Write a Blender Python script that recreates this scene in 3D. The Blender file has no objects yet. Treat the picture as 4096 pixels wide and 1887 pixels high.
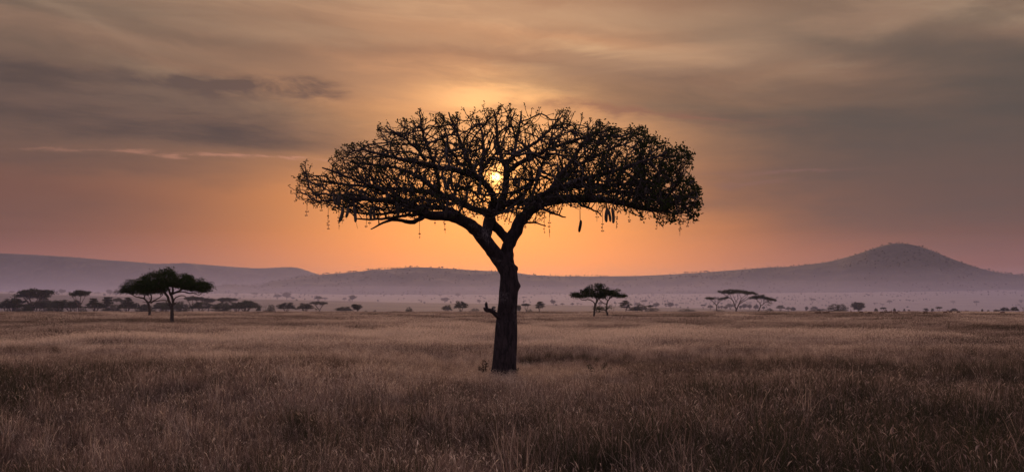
import bpy, math, random
import numpy as np
from mathutils import Vector, Matrix, Euler

# ------------------------------------------------------------------ camera
F = 4392.0                       # focal length in pixels of the 4096 px wide photograph
PITCH = math.atan(287.5 / F)
CAM_Z = 2.65
SP, CP = math.sin(PITCH), math.cos(PITCH)
scene = bpy.context.scene
cam_data = bpy.data.cameras.new("camera")
cam = bpy.data.objects.new("camera", cam_data)
scene.collection.objects.link(cam)
cam.location = (0, 0, CAM_Z)
cam.rotation_euler = (math.radians(90) + PITCH, 0, 0)
cam_data.sensor_width = 36.0
cam_data.lens = 36.0 * F / 4096.0
cam_data.clip_start = 0.1
cam_data.clip_end = 30000
scene.camera = cam

def at(px, py, Y):
    """world point seen at photograph pixel (px, py) at depth Y"""
    u = (px - 2048.0) / F; v = (943.5 - py) / F
    k = Y / (CP - v * SP)
    return np.array((u * k, Y, CAM_Z + (SP + v * CP) * k))

def ray_ae(px, py):
    p = at(px, py, 1.0) - np.array((0, 0, CAM_Z))
    p /= np.linalg.norm(p)
    return math.atan2(p[0], p[1]), math.asin(p[2])

def lin(r, g, b):
    f = lambda c: (c / 255 / 12.92) if c / 255 <= 0.04045 else ((c / 255 + 0.055) / 1.055) ** 2.4
    return (f(r), f(g), f(b), 1.0)

# ------------------------------------------------------------------ exposure, render settings
scene.view_settings.view_transform = 'Standard'
scene.view_settings.look = 'None'
scene.view_settings.exposure = 0.0
scene.view_settings.gamma = 1.0
scene.render.engine = 'CYCLES'
scene.cycles.max_bounces = 6
scene.cycles.diffuse_bounces = 3
scene.cycles.transmission_bounces = 4
scene.cycles.volume_bounces = 1
scene.cycles.use_denoising = True
scene.cycles.use_adaptive_sampling = False

# ------------------------------------------------------------------ node maths helper
class NT:
    def __init__(self, tree): self.t = tree
    def new(self, typ, **kw):
        n = self.t.nodes.new(typ)
        for k, v in kw.items(): setattr(n, k, v)
        return n
    def put(self, sock, v):
        if isinstance(v, S): self.t.links.new(v.s, sock)
        elif isinstance(v, bpy.types.NodeSocket): self.t.links.new(v, sock)
        else: sock.default_value = v
    def m(self, op, *a):
        n = self.new('ShaderNodeMath', operation=op)
        for i, x in enumerate(a): self.put(n.inputs[i], x)
        return S(self, n.outputs[0])
    def mix(self, f, a, b, blend='MIX'):
        n = self.new('ShaderNodeMix', data_type='RGBA', blend_type=blend)
        self.put(n.inputs[0], f); self.put(n.inputs[6], a); self.put(n.inputs[7], b)
        return S(self, n.outputs[2])
    def ramp(self, f, stops, interp='EASE'):
        n = self.new('ShaderNodeValToRGB'); cr = n.color_ramp; cr.interpolation = interp
        while len(cr.elements) < len(stops): cr.elements.new(0.5)
        for e, (p, c) in zip(cr.elements, stops):
            e.position = p
            e.color = c if len(c) == 4 else (*c, 1)
        self.put(n.inputs[0], f)
        return S(self, n.outputs[0])
    def xyz(self, x, y, z=0.0):
        n = self.new('ShaderNodeCombineXYZ')
        for i, v in enumerate((x, y, z)): self.put(n.inputs[i], v)
        return S(self, n.outputs[0])
    def sep(self, v):
        n = self.new('ShaderNodeSeparateXYZ'); self.put(n.inputs[0], v)
        return [S(self, o) for o in n.outputs]
    def noise(self, vec, scale=1.0, detail=4.0, rough=0.5, dist=0.0, color=False, dims='3D'):
        n = self.new('ShaderNodeTexNoise', noise_dimensions=dims)
        self.put(n.inputs['Vector'], vec)
        n.inputs['Scale'].default_value = scale; n.inputs['Detail'].default_value = detail
        n.inputs['Roughness'].default_value = rough; n.inputs['Distortion'].default_value = dist
        return S(self, n.outputs['Color' if color else 'Fac'])
    def smooth(self, x, lo, hi):
        n = self.new('ShaderNodeMapRange', interpolation_type='SMOOTHSTEP')
        self.put(n.inputs[0], x); n.inputs[1].default_value = lo; n.inputs[2].default_value = hi
        return S(self, n.outputs[0])
class S:
    def __init__(self, nt, s): self.nt, self.s = nt, s
    def __add__(a, b): return a.nt.m('ADD', a, b)
    def __radd__(a, b): return a.nt.m('ADD', b, a)
    def __sub__(a, b): return a.nt.m('SUBTRACT', a, b)
    def __rsub__(a, b): return a.nt.m('SUBTRACT', b, a)
    def __mul__(a, b): return a.nt.m('MULTIPLY', a, b)
    def __rmul__(a, b): return a.nt.m('MULTIPLY', b, a)
    def __truediv__(a, b): return a.nt.m('DIVIDE', a, b)
    def exp(a): return a.nt.m('EXPONENT', a)
    def clamp(a):
        n = a.nt.new('ShaderNodeClamp'); a.nt.put(n.inputs[0], a); return S(a.nt, n.outputs[0])

# ------------------------------------------------------------------ sky
SUN_A, SUN_E = ray_ae(1983, 708)
world = bpy.data.worlds.new("World"); scene.world = world
world.use_nodes = True
wt = world.node_tree; wt.nodes.clear()
w = NT(wt)
gen = w.new('ShaderNodeTexCoord').outputs['Generated']
dx, dy, dz = w.sep(gen)
A = w.m('ARCTAN2', dx, dy)
E = w.m('ARCSINE', dz)
Ec = w.m('MAXIMUM', E, 0.0)
# gentle domain warp so that every cloud edge is ragged
wn = w.sep(w.noise(w.xyz(A * 5.0, E * 22.0, 3.0), 1.0, 7.0, 0.60, 0.5, color=True))
AW = A + (wn[0] - 0.5) * 0.16
EW = E + (wn[1] - 0.5) * 0.050
def blob(px, py, sx, sy, rot=0.0, warp=1.0, power=1.0):
    """soft ellipse of cloud centred on the direction seen at pixel (px,py); sizes in photo pixels"""
    a0, e0 = ray_ae(px, py)
    da, de = (AW - a0, EW - e0) if warp else (A - a0, E - e0)
    c, s = math.cos(rot), math.sin(rot)
    p = (da * c + de * s) * (F / sx); q = (de * c - da * s) * (F / sy)
    r = p * p + q * q
    if power != 1.0: r = w.m('POWER', r, power)
    return (r * -1.0).exp()
far_ramp = w.ramp(Ec / 0.30, [(0.0, lin(142, 82, 66)), (0.10, lin(137, 81, 65)), (0.30, lin(116, 77, 64)),
                              (0.50, lin(119, 90, 74)), (0.75, lin(138, 109, 90)), (1.0, lin(147, 123, 102))])
sun_ramp = w.ramp(Ec / 0.30, [(0.0, (1.50, 0.425, 0.050)), (0.12, (1.46, 0.44, 0.055)), (0.30, (1.20, 0.425, 0.088)),
                              (0.55, (0.86, 0.395, 0.15)), (0.78, lin(206, 150, 108)), (1.0, lin(214, 165, 125))])
dA = A - SUN_A; dE = E - SUN_E
col_w = (dA * dA * (-1.0 / 0.215 ** 2)).exp()
base = w.mix(col_w, far_ramp, sun_ramp)
# high streaky veil, slightly tilted
stk = w.noise(w.xyz(A * 2.2, (E + A * 0.10) * 15.0 + (wn[2] - 0.5) * 0.6, 7.3), 1.0, 6.0, 0.55)
hi = w.smooth(Ec, 0.13, 0.24)
base = w.mix(w.smooth(stk, 0.50, 0.68) * hi * 0.85, base, w.mix(col_w, lin(178, 150, 122), lin(238, 194, 146)))
base = w.mix(w.smooth(stk, 0.54, 0.38) * hi * 0.90, base, w.mix(col_w, lin(112, 94, 80), lin(176, 130, 98)))
wisp = w.noise(w.xyz(A * 3.0 + 9.0, (E + A * 0.22) * 20.0 + (wn[0] - 0.5) * 1.5, 2.2), 1.0, 8.0, 0.6, 0.4)
grey = (blob(700, 40, 900, 45, -0.04) * 0.6 + blob(250, 200, 700, 60, -0.08) * 0.75 + blob(1750, 215, 1000, 48, -0.05) * 0.7 + blob(2650, 285, 900, 60, -0.13) * 0.9 + blob(3300, 180, 800, 40, 0.12) * 0.55 + blob(3950, 60, 500, 60, 0.25) * 0.5)
base = w.mix((grey * (0.05 + wisp * 1.5)).clamp() * 0.90, base, w.mix(col_w, lin(98, 84, 73), lin(152, 110, 85)))
lite = (blob(300, 60, 420, 34, -0.22) * 0.55 + blob(2150, 60, 900, 60, -0.04) * 0.8 + blob(2900, 200, 800, 70, 0.10) * 0.6 + blob(1250, 130, 900, 40, -0.06) * 0.6)
base = w.mix((lite * (wisp * 1.4 - 0.1)).clamp() * 0.6, base, w.mix(col_w, lin(186, 156, 128), lin(240, 196, 150)))
# broad dark banks
edge = w.noise(w.xyz(A * 3.2, (E - A * 0.06) * 24.0 + (wn[2] - 0.5) * 1.2, 1.7), 1.0, 8.0, 0.62)
left = blob(-60, 395, 860, 105, -0.09) * 1.15 + blob(620, 452, 560, 85, -0.10) * 0.75 + blob(1050, 505, 640, 95, -0.06) * 0.55 + blob(150, 275, 620, 34, -0.09) * 0.55 + blob(100, 640, 900, 50, -0.02) * 0.30 + blob(-100, 860, 700, 120, 0) * 0.22
right = blob(4050, 560, 1150, 250, 0.05, 1, 1.5) + blob(2950, 445, 760, 85, -0.16, 1, 1.2) * 0.75 + blob(4250, 800, 900, 230, 0) * 0.55 + blob(4300, 250, 700, 120, 0.5) * 0.6
inner = w.noise(w.xyz(A * 7.0 + 3.0, (E + A * 0.04) * 46.0 + (wn[0] - 0.5), 4.4), 1.0, 7.0, 0.62)
veil = w.smooth(inner, 0.30, 0.70)
dark_l = 1.0 - (left * (0.20 + edge * 1.9) * -1.9).exp()
dark_r = 1.0 - ((right + blob(3850, 190, 760, 60, -0.14) * 0.6) * (0.20 + edge * 1.9) * -1.9).exp()
base = w.mix(dark_l * (0.80 + veil * 0.2), base, w.mix(veil, lin(97, 80, 72), lin(76, 66, 62)))
base = w.mix(dark_r * (0.82 + veil * 0.18), base, w.ramp(Ec / 0.30, [(0.0, lin(112, 84, 82)), (0.3, lin(93, 79, 72)), (0.6, lin(84, 77, 70)), (1.0, lin(98, 89, 79))]))
# small cloudlets and thin bars
fine = w.noise(w.xyz(A * 26.0, E * 120.0, 5.0), 1.0, 4.0, 0.6)
ragged = w.noise(w.xyz(A * 20.0, E * 60.0 + A * 6.0, 8.0), 1.0, 6.0, 0.58, 0.5)
bits = (blob(1140, 348, 260, 40, -0.02, 1, 1.4) + blob(1290, 356, 130, 28, 0.08) * 0.7 + blob(830, 350, 280, 52, -0.08) + blob(520, 318, 420, 44, -0.07) * 0.9) * w.smooth(ragged, 0.30, 0.66)
base = w.mix((bits * 0.85).clamp(), base, w.mix(col_w, lin(92, 78, 71), lin(124, 92, 76)))
bars = (blob(2300, 428, 330, 16, -0.07) + blob(2640, 462, 330, 12, -0.06) + blob(1730, 415, 60, 7, -0.05) * 0.6) * w.smooth(fine, 0.25, 0.55)
base = w.mix((bits * 0.0 + bars * 0.75).clamp(), base, lin(138, 96, 78))
pink = (blob(820, 640, 560, 7, -0.02) + blob(1150, 652, 230, 4, -0.02)) * w.smooth(fine, 0.38, 0.58)
base = w.mix((pink * 0.5).clamp(), base, lin(204, 142, 116))
thin = (blob(3200, 690, 260, 7, -0.03) + blob(3060, 730, 160, 6, -0.05)) * 0.45
base = w.mix(thin.clamp(), base, lin(138, 100, 92))
# sun seen through thin cloud, and the light it spreads around itself
d2 = dA * dA + dE * dE
d2v = dA * dA * 0.75 + dE * dE * 1.3
dist = w.m('SQRT', d2)
core = (d2 * (-1.0 / 0.0031 ** 2)).exp() * 9.0 + (dist * (-1.0 / 0.0060)).exp() * 1.3
halo1 = (dist * (-1.0 / 0.020)).exp() * 0.75
halo2 = (d2v * (-1.0 / 0.095 ** 2)).exp() * 0.26
def scale_col(c, f):
    n = w.new('ShaderNodeVectorMath', operation='SCALE'); n.inputs[0].default_value = c
    w.put(n.inputs['Scale'], f); return n.outputs[0]
def addv(a, b):
    n = w.new('ShaderNodeVectorMath', operation='ADD'); w.put(n.inputs[0], a); w.put(n.inputs[1], b); return n.outputs[0]
glow = addv(addv(scale_col((1.0, 0.58, 0.18), core), scale_col((1.0, 0.42, 0.08), halo1)), scale_col((1.0, 0.43, 0.12), halo2))
upper = blob(2015, 372, 230, 44, -0.03)
front = addv(addv(base.s, glow), scale_col((1.0, 0.56, 0.18), upper * 0.42))
# the rest of the vault: clear twilight air behind thinning cloud
nish = w.new('ShaderNodeTexSky', sky_type='NISHITA')
nish.sun_disc = False
nish.sun_elevation = SUN_E
nish.sun_rotation = SUN_A
nish.air_density = 1.6; nish.dust_density = 2.5; nish.ozone_density = 2.0
ns = w.new('ShaderNodeVectorMath', operation='SCALE'); wt.links.new(nish.outputs[0], ns.inputs[0]); ns.inputs['Scale'].default_value = 0.06
SKY_BACK = lin(186, 166, 194)
back = addv(ns.outputs[0], SKY_BACK[:3])
upf = w.smooth(E, 0.30, 0.85)
bkf = w.smooth(w.m('ABSOLUTE', A), 0.75, 1.7)
fb = (1.0 - (1.0 - upf) * (1.0 - bkf)).clamp()
sky = w.mix(fb, front, back)
sky = w.mix(w.smooth(E, 0.0, -0.06), sky, lin(62, 50, 46))
bg = w.new('ShaderNodeBackground'); bg.inputs[1].default_value = 1.0
wt.links.new(sky.s, bg.inputs[0])
wo = w.new('ShaderNodeOutputWorld'); wt.links.new(bg.outputs[0], wo.inputs[0])

sun_d = bpy.data.lights.new("sun", 'SUN')
sun_d.energy = 1.5
sun_d.color = (1.0, 0.56, 0.27)
sun_d.angle = math.radians(14.0)
sun = bpy.data.objects.new("sun", sun_d)
scene.collection.objects.link(sun)
sd = Vector((math.sin(SUN_A) * math.cos(SUN_E), math.cos(SUN_A) * math.cos(SUN_E), math.sin(SUN_E)))
sun.rotation_euler = sd.to_track_quat('Z', 'Y').to_euler()
sun.location = (0, 400, 60)

# ------------------------------------------------------------------ object helpers
def link(o): scene.collection.objects.link(o); return o
def make_mesh(name, V, faces, mats=(), smooth=True):
    """V (n,3); faces: list of int arrays (m,k)"""
    me = bpy.data.meshes.new(name)
    V = np.asarray(V, dtype=np.float32)
    faces = [np.asarray(f, dtype=np.int32) for f in faces if len(f)]
    me.vertices.add(len(V)); me.vertices.foreach_set("co", V.ravel())
    loops = np.concatenate([f.ravel() for f in faces]) if faces else np.zeros(0, np.int32)
    counts = np.concatenate([np.full(len(f), f.shape[1], np.int32) for f in faces]) if faces else np.zeros(0, np.int32)
    me.loops.add(len(loops)); me.loops.foreach_set("vertex_index", loops)
    me.polygons.add(len(counts))
    me.polygons.foreach_set("loop_start", np.concatenate(([0], np.cumsum(counts)[:-1])).astype(np.int32) if len(counts) else counts)
    me.polygons.foreach_set("use_smooth", np.full(len(counts), smooth))
    me.update(calc_edges=True)
    for m in mats: me.materials.append(m)
    return me
def add_obj(name, me, parent=None, loc=None):
    o = link(bpy.data.objects.new(name, me))
    if parent is not None: o.parent = parent
    if loc is not None: o.location = loc
    return o
def empty(name, loc, rz=0.0):
    o = link(bpy.data.objects.new(name, None)); o.location = loc; o.rotation_euler = (0, 0, rz); o.empty_display_size = 0.3
    return o
def tag(o, label=None, cat=None, group=None, kind=None):
    if label: o["label"] = label
    if cat: o["category"] = cat
    if group: o["group"] = group
    if kind: o["kind"] = kind
    return o
class MB:
    """collects numpy geometry for one mesh"""
    def __init__(self): self.V, self.Q, self.T, self.n = [], [], [], 0
    def add(self, V, Q=None, T=None):
        V = np.asarray(V, float)
        if Q is not None and len(Q): self.Q.append(np.asarray(Q, int) + self.n)
        if T is not None and len(T): self.T.append(np.asarray(T, int) + self.n)
        self.V.append(V); self.n += len(V)
    def mesh(self, name, mats=(), smooth=True):
        V = np.concatenate(self.V) if self.V else np.zeros((0, 3))
        f = []
        if self.Q: f.append(np.concatenate(self.Q))
        if self.T: f.append(np.concatenate(self.T))
        return make_mesh(name, V, f, mats, smooth)

def tube(P, R, k=6, cap=True, wob=None):
    """tapered tube along polyline P with radii R; wob(i, angles)->radius factor"""
    P = np.asarray(P, float); R = np.asarray(R, float); n = len(P)
    T = np.gradient(P, axis=0); T /= np.linalg.norm(T, axis=1)[:, None] + 1e-9
    a = np.array((0.0, 1.0, 0.0)) if abs(T[0][1]) < 0.9 else np.array((1.0, 0, 0))
    N = np.zeros_like(P); u = a - T[0] * a.dot(T[0]); u /= np.linalg.norm(u); N[0] = u
    for i in range(1, n):
        u = N[i - 1] - T[i] * N[i - 1].dot(T[i]); N[i] = u / (np.linalg.norm(u) + 1e-9)
    B = np.cross(T, N)
    th = np.linspace(0, 2 * np.pi, k, endpoint=False)
    rr = R[:, None] * np.ones(k)[None]
    if wob is not None: rr = rr * wob(np.arange(n)[:, None], th[None])
    V = P[:, None] + rr[..., None] * (np.cos(th)[None, :, None] * N[:, None] + np.sin(th)[None, :, None] * B[:, None])
    V = V.reshape(-1, 3)
    i = np.arange(n - 1)[:, None] * k; j = np.arange(k)[None]; j2 = (j + 1) % k
    Q = np.stack((i + j, i + j2, i + k + j2, i + k + j), -1).reshape(-1, 4)
    Tn = []
    if cap:
        V = np.concatenate((V, P[:1] - T[:1] * 0, P[-1:] + T[-1:] * R[-1] * 0.6))
        c0, c1 = n * k, n * k + 1
        jj = np.arange(k)
        Tn = np.concatenate((np.stack((np.full(k, c0), (jj + 1) % k, jj), -1),
                             np.stack((np.full(k, c1), (n - 1) * k + jj, (n - 1) * k + (jj + 1) % k), -1)))
    return V, Q, Tn

def spline(P, step):
    """Catmull-Rom resampling of rows of any width"""
    P = np.asarray(P, float)
    if len(P) < 3:
        L = np.linalg.norm(P[1, :3] - P[0, :3]); m = max(2, int(L / step) + 1)
        return P[0] + (P[1] - P[0]) * np.linspace(0, 1, m)[:, None]
    E_ = np.concatenate((2 * P[:1] - P[1:2], P, 2 * P[-1:] - P[-2:-1]))
    out = []
    for i in range(len(P) - 1):
        p0, p1, p2, p3 = E_[i:i + 4]
        m = max(1, int(round(np.linalg.norm(p2[:3] - p1[:3]) / step)))
        for t in np.arange(m) / m:
            out.append(0.5 * (2 * p1 + (p2 - p0) * t + (2 * p0 - 5 * p1 + 4 * p2 - p3) * t * t + (3 * p1 - p0 - 3 * p2 + p3) * t ** 3))
    out.append(P[-1])
    return np.array(out)

# smooth value noise in numpy (2-D), for terrain and planting
_rng0 = np.random.default_rng(11)
_tab = _rng0.random((256, 256))
def vnoise(x, y):
    x = np.asarray(x, float); y = np.asarray(y, float)
    xi = np.floor(x).astype(int); yi = np.floor(y).astype(int)
    fx = x - xi; fy = y - yi
    fx = fx * fx * (3 - 2 * fx); fy = fy * fy * (3 - 2 * fy)
    g = lambda i, j: _tab[i % 256, j % 256]
    return (g(xi, yi) * (1 - fx) + g(xi + 1, yi) * fx) * (1 - fy) + (g(xi, yi + 1) * (1 - fx) + g(xi + 1, yi + 1) * fx) * fy
def fbm(x, y, o=4):
    s, a, t = 0, 0.5, 0
    for k in range(o):
        s = s + a * vnoise(x * 2 ** k + 17.3 * k, y * 2 ** k + 9.1 * k); t += a; a *= 0.5
    return s / t
# ------------------------------------------------------------------ materials
def material(name):
    m = bpy.data.materials.new(name); m.use_nodes = True
    nt = m.node_tree; nt.nodes.clear()
    return m, NT(nt), nt
def out_surface(h, sh):
    o = h.new('ShaderNodeOutputMaterial'); h.t.links.new(sh, o.inputs['Surface'])
def principled(h, col, rough=0.85, bump=None, strength=0.5, dist=0.05, spec=0.2):
    p = h.new('ShaderNodeBsdfPrincipled')
    h.put(p.inputs['Base Color'], col); p.inputs['Roughness'].default_value = rough
    p.inputs['Specular IOR Level'].default_value = spec
    if bump is not None:
        b = h.new('ShaderNodeBump'); b.inputs['Strength'].default_value = strength; b.inputs['Distance'].default_value = dist
        h.put(b.inputs['Height'], bump); h.t.links.new(b.outputs[0], p.inputs['Normal'])
    return p.outputs[0]
def objco(h): return h.new('ShaderNodeTexCoord').outputs['Object']
def geopos(h): return h.new('ShaderNodeNewGeometry').outputs['Position']

def mat_ground():
    m, h, nt = material("savanna_ground")
    p = geopos(h); x, y, z = h.sep(p)
    n1 = h.noise(h.xyz(x * 0.02, y * 0.012), 1, 5, 0.6)
    n2 = h.noise(h.xyz(x * 0.5, y * 0.5), 1, 4, 0.6)
    n3 = h.noise(h.xyz(x * 0.006, y * 0.02), 1, 5, 0.6)
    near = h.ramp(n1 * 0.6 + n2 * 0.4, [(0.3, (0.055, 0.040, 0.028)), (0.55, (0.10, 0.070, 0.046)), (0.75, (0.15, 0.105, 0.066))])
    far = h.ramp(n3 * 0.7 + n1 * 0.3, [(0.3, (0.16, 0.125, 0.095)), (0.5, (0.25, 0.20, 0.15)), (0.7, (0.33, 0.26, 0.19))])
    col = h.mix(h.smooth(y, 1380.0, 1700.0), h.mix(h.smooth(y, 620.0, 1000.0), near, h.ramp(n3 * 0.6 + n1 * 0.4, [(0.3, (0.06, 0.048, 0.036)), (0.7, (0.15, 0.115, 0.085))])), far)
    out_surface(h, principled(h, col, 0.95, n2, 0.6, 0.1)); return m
def mat_hill():
    m, h, nt = material("hill_scrub_slope")
    p = geopos(h); x, y, z = h.sep(p)
    n1 = h.noise(h.xyz(x * 0.05, y * 0.03, z * 0.05), 1, 5, 0.7)
    n2 = h.noise(h.xyz(x * 0.006, y * 0.006, z * 0.01), 1, 4, 0.55)
    col = h.ramp(n1 * 0.55 + n2 * 0.45, [(0.35, (0.030, 0.030, 0.020)), (0.5, (0.055, 0.050, 0.036)), (0.68, (0.10, 0.085, 0.062))])
    out_surface(h, principled(h, col, 0.95)); return m
def mat_bark(name, dark, light, scale=1.0, lichen=0.0):
    m, h, nt = material(name)
    p = objco(h); x, y, z = h.sep(p)
    n1 = h.noise(h.xyz(x * 9, y * 9, z * 2.2), scale, 6, 0.65, 0.4)
    n2 = h.noise(p, 1.1 * scale, 5, 0.6)
    n3 = h.noise(h.xyz(x * 26, y * 26, z * 9), scale, 4, 0.6)
    col = h.ramp(n1 * 0.7 + n3 * 0.3, [(0.36, dark), (0.62, light)])
    if lichen:
        col = h.mix(h.smooth(n2, 0.55, 0.70) * h.smooth(n3, 0.42, 0.6) * lichen, col, (0.20, 0.165, 0.155, 1))
    out_surface(h, principled(h, col, 0.9, n1 * 0.7 + n3 * 0.3, 0.9, 0.06)); return m
def mat_leaf(name, c1, c2, trans=0.35):
    m, h, nt = material(name)
    rnd = h.noise(geopos(h), 1.7, 3, 0.6)
    oi = S(h, h.new('ShaderNodeObjectInfo').outputs['Random'])
    col = h.ramp(rnd * 0.8 + oi * 0.2, [(0.3, c1), (0.7, c2)])
    d = h.new('ShaderNodeBsdfDiffuse'); t = h.new('ShaderNodeBsdfTranslucent')
    h.put(d.inputs[0], col); h.put(t.inputs[0], col)
    mx = h.new('ShaderNodeMixShader'); mx.inputs[0].default_value = trans
    nt.links.new(d.outputs[0], mx.inputs[1]); nt.links.new(t.outputs[0], mx.inputs[2])
    out_surface(h, mx.outputs[0]); return m
def mat_grass():
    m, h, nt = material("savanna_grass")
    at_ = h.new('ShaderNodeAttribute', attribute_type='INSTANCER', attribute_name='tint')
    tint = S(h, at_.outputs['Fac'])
    oi = S(h, h.new('ShaderNodeObjectInfo').outputs['Random'])
    g = h.new('ShaderNodeAttribute', attribute_type='GEOMETRY', attribute_name='blade')
    bl = S(h, g.outputs['Fac'])
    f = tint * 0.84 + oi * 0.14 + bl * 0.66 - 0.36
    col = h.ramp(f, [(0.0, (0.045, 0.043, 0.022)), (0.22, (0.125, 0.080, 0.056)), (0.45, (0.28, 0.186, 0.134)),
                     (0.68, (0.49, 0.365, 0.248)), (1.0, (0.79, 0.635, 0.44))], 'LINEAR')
    d = h.new('ShaderNodeBsdfDiffuse'); t = h.new('ShaderNodeBsdfTranslucent')
    h.put(d.inputs[0], col); h.put(t.inputs[0], col)
    mx = h.new('ShaderNodeMixShader'); mx.inputs[0].default_value = 0.42
    nt.links.new(d.outputs[0], mx.inputs[1]); nt.links.new(t.outputs[0], mx.inputs[2])
    out_surface(h, mx.outputs[0]); return m
def mat_plain(name, c1, c2, scale=6, rough=0.85):
    m, h, nt = material(name)
    n = h.noise(objco(h), scale, 5, 0.6)
    out_surface(h, principled(h, h.ramp(n, [(0.35, c1), (0.65, c2)]), rough, n, 0.5, 0.02)); return m
def mat_volume(name, col, dens, aniso):
    m, h, nt = material(name)
    v = h.new('ShaderNodeVolumePrincipled')
    v.inputs['Color'].default_value = (*col, 1); v.inputs['Density'].default_value = dens
    v.inputs['Anisotropy'].default_value = aniso
    o = h.new('ShaderNodeOutputMaterial'); nt.links.new(v.outputs[0], o.inputs['Volume'])
    return m
M_GROUND = mat_ground(); M_HILL = mat_hill()
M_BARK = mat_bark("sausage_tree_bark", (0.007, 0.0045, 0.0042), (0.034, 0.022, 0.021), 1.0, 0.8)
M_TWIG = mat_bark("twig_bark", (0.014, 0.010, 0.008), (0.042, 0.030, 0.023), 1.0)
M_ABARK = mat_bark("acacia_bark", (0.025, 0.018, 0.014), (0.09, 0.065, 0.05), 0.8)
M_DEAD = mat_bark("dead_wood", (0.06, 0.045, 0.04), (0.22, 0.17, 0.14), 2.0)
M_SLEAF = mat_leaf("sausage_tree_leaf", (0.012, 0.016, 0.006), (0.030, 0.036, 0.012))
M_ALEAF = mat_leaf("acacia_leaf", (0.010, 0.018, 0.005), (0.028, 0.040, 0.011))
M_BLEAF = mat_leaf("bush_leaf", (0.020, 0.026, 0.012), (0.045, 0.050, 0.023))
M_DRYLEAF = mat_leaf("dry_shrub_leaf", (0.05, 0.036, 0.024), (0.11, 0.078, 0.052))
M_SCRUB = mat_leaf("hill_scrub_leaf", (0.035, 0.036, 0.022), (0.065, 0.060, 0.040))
M_FRUIT = mat_plain("sausage_fruit_skin", (0.026, 0.019, 0.014), (0.06, 0.045, 0.035), 14, 0.8)
M_FLOWER = mat_plain("flower_stalk_skin", (0.05, 0.03, 0.02), (0.12, 0.05, 0.04), 14)
M_GRASS = mat_grass()
M_HIDE = mat_plain("antelope_hide", (0.10, 0.055, 0.03), (0.17, 0.10, 0.06), 5)

# ------------------------------------------------------------------ terrain
def z_of(px, py, Y): return at(px, py, Y)[2]
_CR = np.array([(-1500, 1150), (-500, 1165), (0, 1172), (200, 1176), (400, 1180), (820, 1190), (1000, 1194), (1220, 1199), (1600, 1207),
                (2000, 1213), (2300, 1220), (2700, 1230), (3100, 1238), (3500, 1244), (4100, 1246), (5500, 1246)], float)
_FT = np.array([(-1500, 1160), (0, 1166), (900, 1172), (1500, 1175), (2000, 1176), (2600, 1172), (3200, 1165), (3800, 1158), (4600, 1155)], float)
def _zprof(px, D):
    pc = np.interp(px, _CR[:, 0], _CR[:, 1]); pf = np.interp(px, _FT[:, 0], _FT[:, 1])
    zc = CAM_Z + (1231 - pc) * 1500 / F; zf = CAM_Z + (1231 - pf) * 2700 / F
    zm = np.minimum(CAM_Z + (1231 - 1242) * 1000 / F, zc - 0.5) - 0.2
    K = [-1e4, 540, 620, 760, 1000, 1500, 1720, 2700, 7600]
    Z = [0 * px, 0 * px, 0 * px + 0.25, 0 * px - 1.6, zm, zc, zc - 2.5, zf, zf + 25]
    z = Z[0].astype(float)
    for k in range(len(K) - 1):
        f = np.clip((D - K[k]) / (K[k + 1] - K[k]), 0, 1)
        z = np.where(D >= K[k], Z[k] + (Z[k + 1] - Z[k]) * f, z)
    return z
def ground_z(x, y):
    x = np.asarray(x, float); y = np.asarray(y, float)
    t = x / np.maximum(y, 300.0); px = 2048 + F * np.clip(t, -0.8, 0.8)
    z = 0
    for d in (-50, -25, 0, 25, 50): z = z + _zprof(px, y + np.where(y > 500, d, 0)) / 5
    near = np.clip(1 - y / 500, 0, 1)
    z = z + near * (fbm(x * 0.06, y * 0.06, 3) - 0.5) * 0.35
    z = z + np.clip((y - 900) / 600, 0, 1) * (fbm(x * 0.012, y * 0.006, 3) - 0.5) * 1.6
    return z
def gz(x, y): return float(ground_z(np.array([x]), np.array([y]))[0])
def depth_for(px, py):
    """depth of the middle or far plain seen at this pixel (behind the near crest)"""
    D = np.arange(820, 2660, 6.0)
    z = ground_z((px - 2048) / F * D, D)
    pyv = 1231 - (z - CAM_Z) / D * F
    run = np.minimum.accumulate(pyv)
    ok = np.where((pyv <= py) & (pyv <= run + 1e-6))[0]
    return float(D[ok[0]]) if len(ok) else 2600.0

ys = np.concatenate((np.linspace(-260, 0, 8)[:-1], np.linspace(0, 120, 61)[:-1], np.linspace(120, 560, 56)[:-1],
                     np.linspace(560, 2800, 140)[:-1], np.linspace(2800, 7400, 24)))
ts = np.linspace(-0.82, 0.82, 181)
GX = ts[None] * np.maximum(ys, 300.0)[:, None]; GY = np.repeat(ys[:, None], len(ts), 1)
GZ = ground_z(GX, GY)
nr, nc = GX.shape
ii = (np.arange(nr - 1)[:, None] * nc + np.arange(nc - 1)[None])
gq = np.stack((ii, ii + 1, ii + nc + 1, ii + nc), -1).reshape(-1, 4)
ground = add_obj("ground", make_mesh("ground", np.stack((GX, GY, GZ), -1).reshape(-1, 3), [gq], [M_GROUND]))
tag(ground, kind="structure")

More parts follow.
